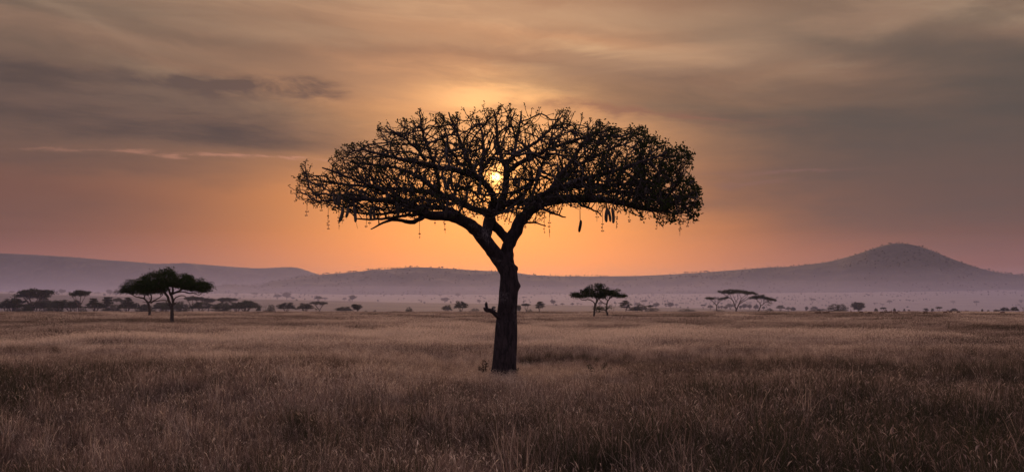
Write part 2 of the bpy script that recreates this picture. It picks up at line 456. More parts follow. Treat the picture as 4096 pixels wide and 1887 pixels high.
def hill(name, crest, Df, Dc, Db, seed, rough):
    """a hill range: crest line traced against the sky, real slopes in front and behind"""
    C_ = np.array(crest, float)
    pxs = np.linspace(C_[0, 0], C_[-1, 0], 420)
    pyc = np.interp(pxs, C_[:, 0], C_[:, 1])
    ker = np.ones(7) / 7
    pyc = np.convolve(np.pad(pyc, 3, 'edge'), ker, 'valid')
    u = np.concatenate((np.linspace(0, 1, 46), np.linspace(1, 2, 22)[1:]))
    X = np.zeros((len(u), len(pxs))); Yv = X.copy(); Z = X.copy()
    wander = (fbm(pxs * 0.004 + seed, pxs * 0 + seed, 3) - 0.5) * 260
    for i, uu in enumerate(u):
        D = (Df + (Dc - Df) * uu if uu <= 1 else Dc + (Db - Dc) * (uu - 1)) + wander * min(uu, 1) * (1 if uu <= 1 else (2 - uu))
        x = (pxs - 2048) / F * D
        zc = CAM_Z + (1231 - pyc) / F * (Dc + wander)
        zb = ground_z(x, np.clip(D, 0, 7300)) - 3.0
        s = uu if uu <= 1 else 2 - uu
        prof = s * s * (3 - 2 * s) * 0.55 + s * 0.45
        bump = (fbm(x * 0.010 + seed, D * 0.006, 4) - 0.5) * rough * np.sin(np.pi * np.clip(s, 0, 1)) \
             + (fbm(pxs * 0.012 + seed * 3, D * 0 + uu * 1.2, 3) - 0.5) * rough * 1.5 * s * (1 - s) * 2
        Z[i] = zb + np.maximum(zc - zb, 0) * prof + bump
        X[i] = x; Yv[i] = D
    r, c = X.shape
    i2 = (np.arange(r - 1)[:, None] * c + np.arange(c - 1)[None])
    q = np.stack((i2, i2 + 1, i2 + c + 1, i2 + c), -1).reshape(-1, 4)
    o = add_obj(name, make_mesh(name, np.stack((X, Yv, Z), -1).reshape(-1, 3), [q], [M_HILL]))
    tag(o, kind="structure")
    return X, Yv, Z
RIDGE_L = [(-900, 1000), (-400, 1006), (0, 1013), (120, 1018), (280, 1028), (400, 1038), (520, 1046), (604, 1054), (660, 1055), (716, 1053), (800, 1057), (928, 1067),
           (1022, 1073), (1090, 1071), (1142, 1068), (1193, 1070), (1227, 1082), (1261, 1097), (1330, 1118), (1420, 1140), (1520, 1158)]
RIDGE_C = [(800, 1168), (849, 1149), (894, 1141), (950, 1142), (1013, 1144), (1065, 1136), (1107, 1127), (1176, 1113), (1257, 1100), (1355, 1093), (1440, 1085), (1569, 1075),
           (1650, 1068), (1739, 1070), (1900, 1081), (2000, 1085), (2075, 1090), (2114, 1099), (2221, 1104), (2392, 1105), (2562, 1103), (2690, 1097), (2819, 1089), (2947, 1079),
           (3020, 1074), (3072, 1069), (3157, 1067), (3213, 1060), (3315, 1048), (3366, 1034), (3417, 1021), (3472, 1002), (3519, 985), (3574, 973), (3610, 972), (3655, 978), (3706, 993),
           (3762, 1016), (3808, 1035), (3872, 1058), (3936, 1078), (3996, 1091), (4047, 1096), (4096, 1103), (4300, 1122), (4700, 1136), (5200, 1150)]
HL = hill("hill_range", RIDGE_L, 4700, 5700, 6800, 3.0, 60)
HC = hill("hill", RIDGE_C, 2560, 3250, 3900, 8.0, 26)

# ------------------------------------------------------------------ air
M_HAZE = mat_volume("haze_air", (0.50, 0.52, 0.80), 0.36e-4, 0.50)
hx, hy0, hy1, hz0, hz1 = 6800.0, -300.0, 7600.0, -14.0, 350.0
def box_mesh(name, x0, x1, y0, y1, z0, z1, mats):
    V = [(x, y, z) for z in (z0, z1) for y in (y0, y1) for x in (x0, x1)]
    Q = [(0, 2, 3, 1), (4, 5, 7, 6), (0, 1, 5, 4), (2, 6, 7, 3), (0, 4, 6, 2), (1, 3, 7, 5)]
    return make_mesh(name, V, [Q], mats, False)
haze = add_obj("haze", box_mesh("haze", -hx, hx, hy0, hy1, hz0, hz1, [M_HAZE]))
tag(haze, kind="stuff")
# a bank of ground mist over the valley floor, thinning to nothing at its rim
M_MIST = mat_volume("valley_mist_air", (0.53, 0.545, 0.80), 3.1e-4, 0.50)
def mist_mesh():
    mx = np.linspace(-4200, 4200, 57); my = np.linspace(500, 5600, 90)
    X, Y = np.meshgrid(mx, my)
    e = np.clip((4200 - np.abs(X)) / 300, 0, 1) * np.clip((Y - 500) / 80, 0, 1) * np.clip((5600 - Y) / 300, 0, 1)
    top = -8 + 54 * np.sqrt(e) + e * 140 * np.clip(1 - np.abs(Y - 4350) / 950, 0, 1) ** 2 + e * (fbm(X * 0.002, Y * 0.002, 3) - 0.5) * 12
    bot = np.full_like(X, -9.0)
    V = np.concatenate((np.stack((X, Y, top), -1).reshape(-1, 3), np.stack((X, Y, bot), -1).reshape(-1, 3)))
    r, c = X.shape; i = (np.arange(r - 1)[:, None] * c + np.arange(c - 1)[None])
    qt = np.stack((i, i + 1, i + c + 1, i + c), -1).reshape(-1, 4); qb = qt[:, ::-1] + r * c
    rim = np.concatenate((np.arange(c), np.arange(1, r) * c + c - 1, (r - 1) * c + np.arange(c - 2, -1, -1), np.arange(r - 2, 0, -1) * c))
    nx = np.roll(rim, -1)
    qs = np.stack((rim + r * c, nx + r * c, nx, rim), -1)
    return make_mesh("valley_mist", V, [qt, qb, qs], [M_MIST], False)
mist = add_obj("mist", mist_mesh())
tag(mist, kind="stuff")
# ------------------------------------------------------------------ growing trees
def colonize(P, par, att, step, di, dk, rng, iters=120, jit=0.25, up=0.0, hub=None, out=0.0):
    """space colonisation: nodes P grow towards the attraction points"""
    P = [np.array(p, float) for p in P]; par = list(par)
    arr = np.array(P); att = np.array(att, float)
    nd = np.full(len(att), 1e9); ni = np.zeros(len(att), int)
    for s in range(0, len(arr), 400):
        d = np.linalg.norm(att[:, None] - arr[None, s:s + 400], axis=2)
        j = d.argmin(1); dm = d[np.arange(len(att)), j]; b = dm < nd
        nd[b] = dm[b]; ni[b] = j[b] + s
    alive = nd > dk
    kids = {}
    for it in range(iters):
        act = np.where(alive & (nd < di))[0]
        if len(act) == 0: break
        v = att[act] - arr[ni[act]]; v /= np.linalg.norm(v, axis=1)[:, None] + 1e-9
        nodes, inv = np.unique(ni[act], return_inverse=True)
        D = np.zeros((len(nodes), 3)); np.add.at(D, inv, v)
        D /= np.linalg.norm(D, axis=1)[:, None] + 1e-9
        D += rng.normal(0, jit, D.shape); D[:, 2] += up
        if hub is not None:
            o = arr[nodes] - hub; D += out * o / (np.linalg.norm(o, axis=1)[:, None] + 1e-9)
        D /= np.linalg.norm(D, axis=1)[:, None] + 1e-9
        Nw, Np = [], []
        for k, a in enumerate(nodes):
            q = arr[a] + D[k] * step
            c = kids.setdefault(int(a), [])
            if len(c) >= 4 or any(np.linalg.norm(q - o) < step * 0.35 for o in c): continue
            c.append(q); Nw.append(q); Np.append(int(a))
        if not Nw:
            break
        base = len(arr); Nw = np.array(Nw); arr = np.concatenate((arr, Nw)); par += Np
        ai = np.where(alive)[0]
        for s in range(0, len(ai), 2000):
            idx = ai[s:s + 2000]
            d = np.linalg.norm(att[idx][:, None] - Nw[None], axis=2)
            j = d.argmin(1); dm = d[np.arange(len(idx)), j]; b = dm < nd[idx]
            nd[idx[b]] = dm[b]; ni[idx[b]] = j[b] + base
        alive &= nd > dk
    return arr, np.array(par, int)

def pipe_radii(P, par, tip, power, floor=None):
    n = len(P); acc = np.zeros(n); kids = np.zeros(n, int)
    r = np.zeros(n)
    for i in range(n - 1, -1, -1):
        r[i] = max(tip, acc[i] ** (1 / power))
        if floor is not None: r[i] = max(r[i], floor[i]) if floor[i] > 0 else r[i]
        if par[i] >= 0:
            acc[par[i]] += r[i] ** power if floor is None or floor[i] <= 0 else 0.0
            kids[par[i]] += 1
    return r, kids

def chains(P, par, r, seedn):
    """polyline chains of every grown branch, each starting inside its parent"""
    n = len(P); ch = [[] for _ in range(n)]
    for i in range(n):
        if par[i] >= 0: ch[par[i]].append(i)
    out = []
    for i in range(n):
        for c in ch[i]:
            main = None
            if i >= seedn: main = max(ch[i], key=lambda k: r[k])
            if c < seedn or (main == c): continue
            line = [i, c]; k = c
            while ch[k]:
                k = max(ch[k], key=lambda q: r[q]); line.append(k)
            out.append(line)
    return out

def branch_mesh(mb, P, par, r, seedn, sides=(3, 5), sm=1.0):
    for line in chains(P, par, r, seedn):
        pts = P[line].copy(); rad = r[line].copy()
        rad[0] = min(rad[0], rad[1] * 1.25)
        if len(pts) > 3:
            pts[1:-1] = pts[1:-1] * (1 - .5 * sm) + (pts[:-2] + pts[2:]) * 0.25 * sm
        k = sides[1] if rad.max() > 0.05 else sides[0]
        V, Q, T = tube(pts, rad, k)
        mb.add(V, Q, T)

def leaf_quads(C, size, rng, flat=0.0, aspect=2.2, droop=0.0):
    """one pointed leaf (a bent quad) at every centre C; size (n,)"""
    n = len(C)
    d = rng.normal(0, 1, (n, 3)); d[:, 2] = d[:, 2] * (1 - flat) - droop; d /= np.linalg.norm(d, axis=1)[:, None] + 1e-9
    s = rng.normal(0, 1, (n, 3)); s[:, 2] *= (1 - flat); s -= d * (s * d).sum(1)[:, None]; s /= np.linalg.norm(s, axis=1)[:, None] + 1e-9
    L = size[:, None]; W = L / aspect * 0.5
    V = np.stack((C, C + d * L * 0.5 + s * W, C + d * L, C + d * L * 0.5 - s * W), 1).reshape(-1, 3)
    return V, np.arange(n * 4).reshape(-1, 4)

def sample_crown(top, bot, Y0, depth, n, rng, expo=0.7, bias=1.0, ymid=None):
    """points filling a crown whose silhouette lies between two traced outlines"""
    top = np.array(top, float); bot = np.array(bot, float)
    x0, x1 = max(top[0, 0], bot[0, 0]), min(top[-1, 0], bot[-1, 0]); xc, hw = (x0 + x1) / 2, (x1 - x0) / 2
    out = []
    while len(out) < n:
        px = rng.uniform(x0, x1); t = np.interp(px, top[:, 0], top[:, 1]); b = np.interp(px, bot[:, 0], bot[:, 1])
        if rng.random() > (b - t) / 420.0 + 0.12 and depth > 3: continue
        q = rng.uniform(-1, 1); dmax = depth * math.sqrt(max(0.02, 1 - ((px - xc) / hw) ** 2))
        s = (1 - q * q) ** expo
        tt = b + (t - b) * (0.25 + 0.75 * s)
        f = rng.random() ** bias
        py = tt + (b - tt) * f
        out.append(at(px, py, Y0 + q * dmax))
    return np.array(out)

# ------------------------------------------------------------------ the sausage tree
YT = 2.65 * F / (1526 - 1231)
PXM = F / YT                                     # photo pixels per metre at the tree
rng = np.random.default_rng(5)
base = at(2012, 1526, YT); base[2] = gz(base[0], base[1]) - 0.05
tree = empty("sausage_tree", base)
tag(tree, "large sausage tree with thick leaning trunk and wide bare crown against the sun", "tree")
B0 = Vector(base)
# trunk outline: (row, left edge, right edge)
TR = [(1536, 1934, 2092), (1522, 1943, 2082), (1506, 1953, 2071), (1488, 1961, 2065), (1465, 1966, 2063), (1435, 1970, 2063), (1400, 1973, 2064), (1350, 1978, 2066), (1300, 1982, 2067), (1260, 1987, 2067), (1234, 1990, 2068),
      (1200, 1994, 2070), (1170, 1996, 2072), (1140, 1999, 2073), (1115, 2001, 2072), (1095, 2001, 2070), (1075, 1999, 2067), (1058, 2000, 2055), (1044, 2004, 2048), (1030, 2012, 2042)]
lobe = rng.uniform(0, 6.28, 6)
def trunk_wob(i, th):
    z = i * 0.06
    f = 1 + 0.035 * np.sin(3 * th + lobe[0] + z * 1.3) + 0.025 * np.sin(5 * th + lobe[1] - z * 0.9) + 0.03 * (vnoise(th * 3.2, z * 5.0) - 0.5) + 0.05 * (vnoise(th * 9 + 40, z * 3.0) - 0.5)
    return f
tp = []
for py, l, r in TR:
    p = at((l + r) / 2, py, YT); tp.append((*p, (r - l) / 2 / PXM))
tp = spline(np.array(tp), 0.07)
mbt = MB()
V, Q, T = tube(tp[:, :3], tp[:, 3], 40, True, trunk_wob)
def push(V, c, rad, amt):
    """a swelling of the bark around c"""
    d = V - c; q = np.exp(-(d ** 2).sum(1) / rad ** 2)
    ax = np.array([np.interp(v, tp[:, 2], tp[:, 0]) for v in V[:, 2]])
    n = np.stack((V[:, 0] - ax, V[:, 1] - YT, V[:, 2] * 0), 1); n /= np.linalg.norm(n, axis=1)[:, None] + 1e-9
    return V + n * (q * amt)[:, None]
for px, py, dyy, rad, amt in ((2072, 1143, -0.05, 0.13, 0.10), (2068, 1070, 0, 0.09, 0.07), (2012, 1210, -0.36, 0.14, 0.09), (2042, 1222, -0.36, 0.17, 0.09),
                              (1999, 1198, -0.3, 0.12, 0.06), (2040, 1180, -0.36, 0.12, 0.05), (2030, 1420, -0.4, 0.35, 0.05)):
    V = push(V, at(px, py, YT + dyy), rad, amt)
mbt.add(V, Q, T)
# limbs: (photo x, photo y, depth offset, radius in photo pixels)
LIMBS = [
    [(2038, 1132, 0, 18), (2031, 1096, 0, 27), (2013, 1057, 0, 29), (1982, 1014, -.05, 28), (1952, 976, -.2, 27), (1929, 945, -.3, 26), (1908, 922, -.4, 25), (1872, 893, -.6, 23), (1830, 873, -.8, 21), (1780, 862, -1.0, 19), (1740, 862, -1.2, 18), (1690, 852, -1.5, 16),
     (1640, 826, -1.8, 13), (1590, 808, -2.0, 11), (1520, 800, -2.2, 9), (1440, 796, -2.4, 7), (1350, 798, -2.6, 5), (1270, 806, -2.7, 3)],
    [(2036, 1112, .05, 22), (2032, 1066, .05, 27), (2027, 1032, .05, 25), (2029, 1000, .1, 24), (2045, 957, .2, 25), (2064, 920, .3, 24), (2080, 889, .4, 23), (2100, 862, .5, 23), (2135, 828, .6, 22), (2185, 806, .8, 22), (2240, 796, 1.0, 19), (2300, 795, 1.2, 17),
     (2380, 796, 1.4, 15), (2450, 803, 1.6, 13), (2530, 822, 1.7, 11), (2590, 838, 1.8, 9), (2650, 842, 1.9, 7), (2710, 856, 2.0, 5)],
    [(1940, 960, -.25, 22), (1948, 925, -.2, 21), (1955, 890, -.1, 21), (1961, 858, .0, 21)],
    [(2035, 965, .2, 19), (2008, 932, .3, 18), (1982, 908, .25, 18), (1964, 880, .15, 19), (1958, 858, .05, 20)],
    [(1961, 862, 0, 17), (1985, 825, .3, 15), (2008, 795, .5, 14), (2020, 765, .7, 13), (2025, 720, .9, 13), (2026, 665, 1.1, 12), (2045, 635, 1.4, 10), (2068, 612, 1.7, 9), (2110, 590, 2.0, 7), (2160, 555, 2.2, 5.5), (2215, 505, 2.3, 4)],
    [(2026, 690, 1.0, 10), (2050, 672, .8, 9.5), (2085, 650, .6, 9), (2135, 625, .3, 8), (2210, 590, 0, 7), (2300, 560, -.3, 5), (2400, 530, -.6, 4)],
    [(1961, 858, 0, 16), (1990, 845, -.4, 14), (2016, 818, -.7, 13), (2052, 807, -1.0, 13), (2100, 806, -1.3, 13), (2150, 790, -1.7, 12), (2220, 755, -2.0, 10), (2310, 725, -2.4, 9), (2430, 690, -2.8, 7), (2560, 650, -3.1, 5), (2670, 610, -3.2, 3.5)],
    [(2145, 818, .6, 15), (2180, 780, 1.2, 13), (2230, 755, 1.9, 12), (2310, 745, 2.5, 10), (2420, 740, 3.0, 8), (2540, 735, 3.3, 6), (2660, 725, 3.4, 4)],
    [(1958, 855, -.1, 16), (1974, 810, -.4, 14), (1972, 780, -.6, 13), (1950, 745, -.8, 12), (1922, 720, -1.0, 12), (1880, 698, -1.2, 11), (1820, 680, -1.5, 11), (1760, 672, -1.8, 10), (1690, 653, -2.1, 8), (1620, 640, -2.4, 7), (1540, 622, -2.6, 5), (1450, 600, -2.7, 3.5)],
    [(1956, 858, .1, 16), (1930, 845, .5, 14), (1890, 835, .9, 13), (1850, 812, 1.3, 13), (1800, 790, 1.7, 12), (1740, 775, 2.1, 11), (1660, 764, 2.5, 10), (1560, 754, 2.9, 8), (1450, 744, 3.1, 6), (1350, 734, 3.2, 5), (1250, 718, 3.2, 3)],
    [(1872, 893, -.6, 14), (1850, 870, -.2, 12), (1800, 840, .5, 11), (1730, 828, 1.2, 10), (1660, 830, 1.8, 9), (1590, 845, 2.2, 7), (1520, 858, 2.5, 5), (1450, 852, 2.7, 4), (1390, 850, 2.8, 2.5)],
    [(1705, 858, -1.4, 9), (1672, 880, -1.7, 8), (1640, 888, -1.9, 7.5), (1590, 879, -2.2, 6), (1550, 884, -2.4, 5), (1515, 900, -2.6, 3.5), (1484, 917, -2.8, 2)],
    [(1690, 852, -1.5, 8), (1620, 862, -2.2, 6), (1560, 872, -2.8, 5), (1490, 878, -3.2, 4), (1430, 876, -3.5, 2.5)],
    [(1903, 706, -1.1, 10), (1880, 660, -1.3, 9), (1858, 610, -1.2, 8), (1840, 560, -1.0, 6), (1815, 500, -.8, 4), (1795, 450, -.7, 2.5)],
    [(2024, 668, 1.1, 9), (2002, 620, 1.3, 8), (1990, 560, 1.4, 7), (1985, 500, 1.3, 5), (1975, 440, 1.2, 3)],
    [(2050, 632, 1.4, 8), (2062, 580, 1.6, 7), (2075, 520, 1.7, 5), (2085, 450, 1.6, 3)],
    [(1922, 720, -1.0, 9), (1925, 670, -.2, 8), (1935, 610, .5, 7), (1930, 550, 1.1, 5), (1915, 480, 1.5, 3)],
    [(1770, 780, 1.9, 10), (1720, 740, 2.6, 9), (1660, 700, 3.2, 8), (1580, 670, 3.7, 6), (1500, 660, 4.0, 5), (1400, 650, 4.1, 3)],
    [(1752, 776, 2.0, 9), (1756, 730, 1.6, 8), (1740, 670, 1.4, 7), (1715, 600, 1.3, 5.5), (1690, 530, 1.2, 4), (1678, 450, 1.2, 2.5)],
    [(2230, 755, 1.9, 10), (2270, 700, 2.6, 8), (2330, 650, 3.2, 7), (2420, 605, 3.7, 5), (2520, 570, 3.9, 3.5)],
    [(2200, 765, -1.9, 9), (2240, 700, -1.7, 8), (2290, 640, -1.6, 7), (2340, 570, -1.6, 5), (2390, 520, -1.5, 3.5)],
    [(2300, 795, 1.2, 8), (2370, 770, .4, 7), (2460, 765, -.4, 6), (2560, 770, -1.1, 5), (2660, 778, -1.6, 4), (2750, 790, -1.8, 2.5)],
    [(2300, 800, 1.2, 6), (2330, 822, .6, 5), (2360, 834, .2, 4), (2390, 848, 0, 3), (2410, 868, -.1, 2)],
    [(2150, 825, .7, 7), (2190, 842, .2, 5), (2225, 858, -.2, 4), (2262, 866, -.5, 2.5)],
    [(2090, 892, .3, 5), (2120, 890, -.1, 4), (2150, 892, -.4, 3), (2185, 905, -.6, 2)],
    [(1700, 640, -2.1, 6), (1660, 590, -2.4, 5), (1610, 550, -2.6, 4), (1550, 510, -2.7, 2.5)],
    [(1640, 826, -1.8, 7), (1560, 780, -2.6, 6), (1470, 740, -3.4, 5), (1370, 700, -3.8, 3.5), (1290, 670, -3.9, 2.5)],
    [(2064, 770, .8, 6), (2100, 745, 1.6, 6), (2140, 720, 2.4, 5), (2160, 680, 3.0, 4), (2190, 620, 3.5, 3)],
    [(1812, 794, 1.6, 7), (1830, 740, 2.4, 6), (1850, 690, 3.0, 5), (1865, 630, 3.6, 4), (1870, 560, 3.9, 3)],
    [(2050, 806, -1.0, 6), (2100, 770, -1.9, 6), (2150, 700, -2.8, 5), (2180, 630, -3.4, 4), (2200, 560, -3.7, 3)],
    [(1880, 698, -1.2, 6), (1830, 640, -2.1, 5), (1790, 590, -2.9, 4), (1760, 530, -3.4, 3)],
]
P, par, fl = [], [], []
for L in LIMBS:
    pts = np.array([(*at(a, b, YT + c), d / PXM) for a, b, c, d in L])
    s = spline(pts, 0.16)
    for i in range(len(s)):
        if len(s) > 2: s[i, :3] += rng.normal(0, 0.012, 3)
    seedv = rng.uniform(0, 50)
    wob = (lambda sv: (lambda i, th: 1 + 0.10 * (vnoise(th * 1.6 + sv, i * 0.55 + sv) - 0.5) + 0.14 * (vnoise(th * 3.3 + sv, i * 0.9) - 0.5)))(seedv)
    V, Q, T = tube(s[:, :3], s[:, 3] * 1.04, 12 if s[0, 3] > 0.07 else 8, True, wob)
    mbt.add(V, Q, T)
    for i in range(len(s)):
        P.append(s[i, :3]); fl.append(s[i, 3]); par.append(len(P) - 2 if i else -1)
mbt.V = [v - base for v in mbt.V]
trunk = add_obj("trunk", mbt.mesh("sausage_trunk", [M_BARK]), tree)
CT = [(1176, 760), (1190, 706), (1203, 676), (1223, 646), (1260, 655), (1290, 646), (1325, 616), (1357, 598), (1393, 565), (1438, 556), (1494, 552), (1519, 520), (1580, 490), (1635, 488), (1676, 450), (1711, 470), (1757, 468),
      (1797, 440), (1853, 440), (1888, 432), (1939, 422), (1975, 420), (2020, 402), (2060, 422), (2127, 415), (2177, 432), (2236, 432), (2263, 450), (2339, 455), (2380, 486), (2461, 486), (2520, 498), (2567, 510), (2627, 540), (2693, 560), (2740, 566), (2769, 600),
      (2772, 680), (2790, 735), (2799, 775)]
CB = [(1176, 765), (1190, 790), (1220, 812), (1317, 840), (1400, 852), (1500, 868), (1600, 868), (1700, 862), (1760, 845), (1850, 850), (1900, 850), (2000, 870), (2080, 880), (2160, 868), (2253, 815), (2354, 812), (2455, 820),
      (2557, 845), (2627, 868), (2718, 868), (2759, 884), (2790, 842), (2799, 790)]
att = sample_crown(CT, CB, YT, 5.4, 4600, rng, 0.55, 0.85)
def pxy(p): return p[..., 0] / p[..., 1] * F + 2048, 1231 - (p[..., 2] - CAM_Z) / p[..., 1] * F
CTa, CBa = np.array(CT, float), np.array(CB, float)
def inside(p, mt=0.0, mb_=0.0):
    x, y = pxy(p)
    mt = mt + 44 * vnoise(x / 17.0, x * 0 + 3.0) + 40 * vnoise(x / 46.0, x * 0 + 9.0) - 46
    ok = (y > np.interp(x, CTa[:, 0], CTa[:, 1]) - mt) & (y < np.interp(x, CBa[:, 0], CBa[:, 1]) + mb_) & (x > 1172) & (x < 2804)
    return ok & ~(((x - 2768) / 34) ** 2 + ((y - 696) / 20) ** 2 < 1)
pxp, pyp = pxy(att)
# keep the window round the sun and the open gaps under the limbs thinner, as in the photo
def gap(cx, cy, rx, ry): return ((pxp - cx) / rx) ** 2 + ((pyp - cy) / ry) ** 2 < 1
tt_ = np.interp(pxp, CTa[:, 0], CTa[:, 1])
keep = ~((pyp < tt_ + 48) | (rng.random(len(att)) < 0.16) | gap(1988, 708, 11, 16) | (gap(2000, 740, 80, 60) & (rng.random(len(att)) < 0.7)) | (gap(2100, 730, 110, 70) & (rng.random(len(att)) < 0.5))
         | (gap(1840, 740, 100, 50) & (rng.random(len(att)) < 0.5)))
att = att[keep]
HUB = at(2000, 930, YT)
seedn = len(P)
P, par = colonize(P, par, att, 0.20, 2.4, 0.30, rng, 120, 0.24, 0.10, HUB, 0.55)
# forked, antler-like twigs at the ends and along the outer wood, kept inside the traced outline
ch = np.zeros(len(P), int); np.add.at(ch, par[par >= 0], 1)
grown = np.arange(len(P)) >= seedn
sx_, sy_ = pxy(P)
starts = list(np.where(grown & (ch == 0))[0]) + [i for i in np.where(grown & (ch > 0))[0] if rng.random() < 0.17 + 0.13 * (sx_[i] > 2230) + 0.14 * (sy_[i] > 700)] + [i for i in np.where(~grown & (np.array(fl + [0] * (len(P) - seedn)) < 0.075))[0] if rng.random() < 0.16]
add_p, add_par, tipl = [], [], []
N0 = len(P)
def fork(q, d, k, lvl, ln):
    out = q - HUB; out /= np.linalg.norm(out)
    d = d + 0.30 * out + np.array((0, 0, 0.16)) + rng.normal(0, 0.16, 3); d /= np.linalg.norm(d)
    for s_ in range(2):
        d2 = d + rng.normal(0, 0.20, 3); d2 /= np.linalg.norm(d2)
        q2 = q + d2 * ln * 0.5
        if not inside(q2, 4 + 10 * (lvl == 0), 20 if q2[0] > -4.4 else 0):
            if s_ == 0 and lvl < 3: return
            break
        x_, y_ = pxy(q2)
        if ((x_ - 1990) / 6) ** 2 + ((y_ - 712) / 10) ** 2 < 1: return
        add_p.append(q2); add_par.append(k); k = N0 + len(add_p) - 1; q = q2; d = d2
    if lvl == 0: tipl.append(k); return
    ax = np.cross(d, rng.normal(0, 1, 3)); ax /= np.linalg.norm(ax)
    for sg in ((-1, 1) if rng.random() < 0.86 else (1,)):
        a = rng.uniform(0.30, 0.70) * sg
        fork(q, d * math.cos(a) + ax * math.sin(a), k, lvl - 1, ln * rng.uniform(0.74, 0.98))
for i in starts:
    d = P[i] - P[par[i]] if par[i] >= 0 else P[i] - HUB
    d = d / (np.linalg.norm(d) + 1e-9)
    if ch[i] > 0:
        d = d + rng.normal(0, 0.7, 3); d /= np.linalg.norm(d)
    x_, y_ = pxy(P[i]); hi_ = y_ < np.interp(x_, CTa[:, 0], CTa[:, 1]) + 95
    if x_ < 1400 and rng.random() < 0.35: continue
    fork(P[i], d, i, (int(rng.integers(2, 4)) if hi_ else int(rng.integers(1, 3))) if ch[i] == 0 else int(rng.integers(0, 3)), rng.uniform(0.20, 0.36))
P = np.concatenate((P, np.array(add_p))); par = np.concatenate((par, np.array(add_par, int)))
floor = np.concatenate((np.array(fl), np.zeros(len(P) - seedn)))
r, ch = pipe_radii(P, par, 0.0098, 2.16, floor)
mbb = MB(); branch_mesh(mbb, P - base, par, r, seedn, (4, 6), 0.5)
tips = np.where(ch == 0)[0]; tips = tips[tips >= seedn]
for _ in range(40):
    i = rng.choice(tips); p = P[i] - base; ln = rng.uniform(0.2, 0.7)
    s = spline(np.array([p, p + (rng.normal(0, .02), 0, -ln * .4), p + (rng.normal(0, .05), 0, -ln)]), 0.08)
    V, Q, T = tube(s, np.full(len(s), 0.006), 3); mbb.add(V, Q, T)
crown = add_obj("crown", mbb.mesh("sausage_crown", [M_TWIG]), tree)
# small knobbly leaf clusters at the tips, fuller towards the right hand side
lc, ls = [], []
tx = pxy(P[tips])[0]
for i, x in zip(tips, tx):
    f = np.clip((x - 2300) / 380, 0, 1)
    n = int(rng.integers(3, 6)) if rng.random() > f else int(rng.integers(3, 7))
    sp = 0.028 + 0.040 * f
    for _ in range(n):
        lc.append(P[i] + rng.normal(0, sp, 3)); ls.append(rng.uniform(0.06, 0.105) * (1 + 0.7 * f))
V, Q = leaf_quads(np.array(lc) - base, np.array(ls), rng, 0.1, 2.0)
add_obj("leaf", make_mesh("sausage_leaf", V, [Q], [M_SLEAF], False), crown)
print("sausage tree nodes", len(P), "tips", len(tips), "leaves", len(lc))

# broken branch on the left of the trunk
mb = MB()
def px_tube(mb, L, Y, k=9, step=0.04, rough=0.25, off=None, ppm=PXM):
    pts = np.array([(*at(a, b, Y + c), d / ppm) for a, b, c, d in L])
    s = spline(pts, step); sv = rng.uniform(0, 60)
    V, Q, T = tube(s[:, :3], s[:, 3], k, True, lambda i, th: 1 + rough * (vnoise(th * 2 + sv, i * 0.5) - 0.5))
    mb.add(V - (base if off is None else off), Q, T)
px_tube(mb, [(2010, 1276, -.2, 11), (1990, 1263, -.3, 9.5), (1974, 1249, -.4, 9), (1960, 1241, -.45, 8.5), (1948, 1240, -.5, 8), (1940, 1237, -.5, 6), (1935, 1229, -.5, 2)], YT)
px_tube(mb, [(1948, 1240, -.5, 6.5), (1946, 1226, -.5, 6), (1944, 1216, -.5, 5.5), (1944, 1211, -.5, 3.2), (1945, 1205, -.5, 1)], YT)
px_tube(mb, [(1947, 1222, -.5, 3.5), (1948.5, 1214, -.5, 2), (1948, 1209, -.5, .8)], YT)
px_tube(mb, [(1972, 1249, -.4, 6), (1970, 1238, -.42, 4), (1969, 1229, -.42, 1.2)], YT)
bb = add_obj("broken_branch", mb.mesh("broken_branch", [M_BARK]), tree); bb["label"] = "short broken dead branch stub low on the trunk"

# fruits: (x, top, bottom, width) in the photo, each hanging on its own stalk
FR = [(1370, 830, 888, 14, 2), (1389, 830, 871, 12, 1), (1419, 828, 890, 13, 0), (1486, 830, 883, 12, 0), (1499, 828, 881, 12, 0), (1589, 807, 866, 15, 0), (1786, 807, 871, 13, 0), (1547, 772, 818, 13, 0),
      (1357, 768, 826, 16, 1), (1337, 782, 820, 11, 0), (1782, 706, 760, 13, 0), (1793, 708, 763, 11, 0), (1807, 709, 762, 14, -1), (1739, 722, 760, 10, 0), (1618, 744, 778, 12, 0), (1645, 736, 772, 12, 0),
      (1830, 636, 672, 11, 0), (1900, 652, 693, 12, 0), (1918, 724, 782, 14, 0), (1868, 762, 806, 11, 0), (2074, 709, 754, 13, 0), (2064, 700, 749, 12, 0), (2117, 594, 643, 17, 0), (1983, 558, 603, 12, 0), (2155, 664, 709, 11, 0),
      (2430, 643, 670, 11, 0), (2337, 588, 623, 10, 0), (2281, 812, 828, 9, 0), (2320, 880, 929, 12, 0), (2428, 830, 889, 14, 0), (2437, 838, 888, 11, 0), (2450, 830, 894, 13, 0), (2586, 752, 776, 12, 0), (1700, 690, 728, 11, 0), (2230, 650, 690, 11, 0)]
front_y = {}
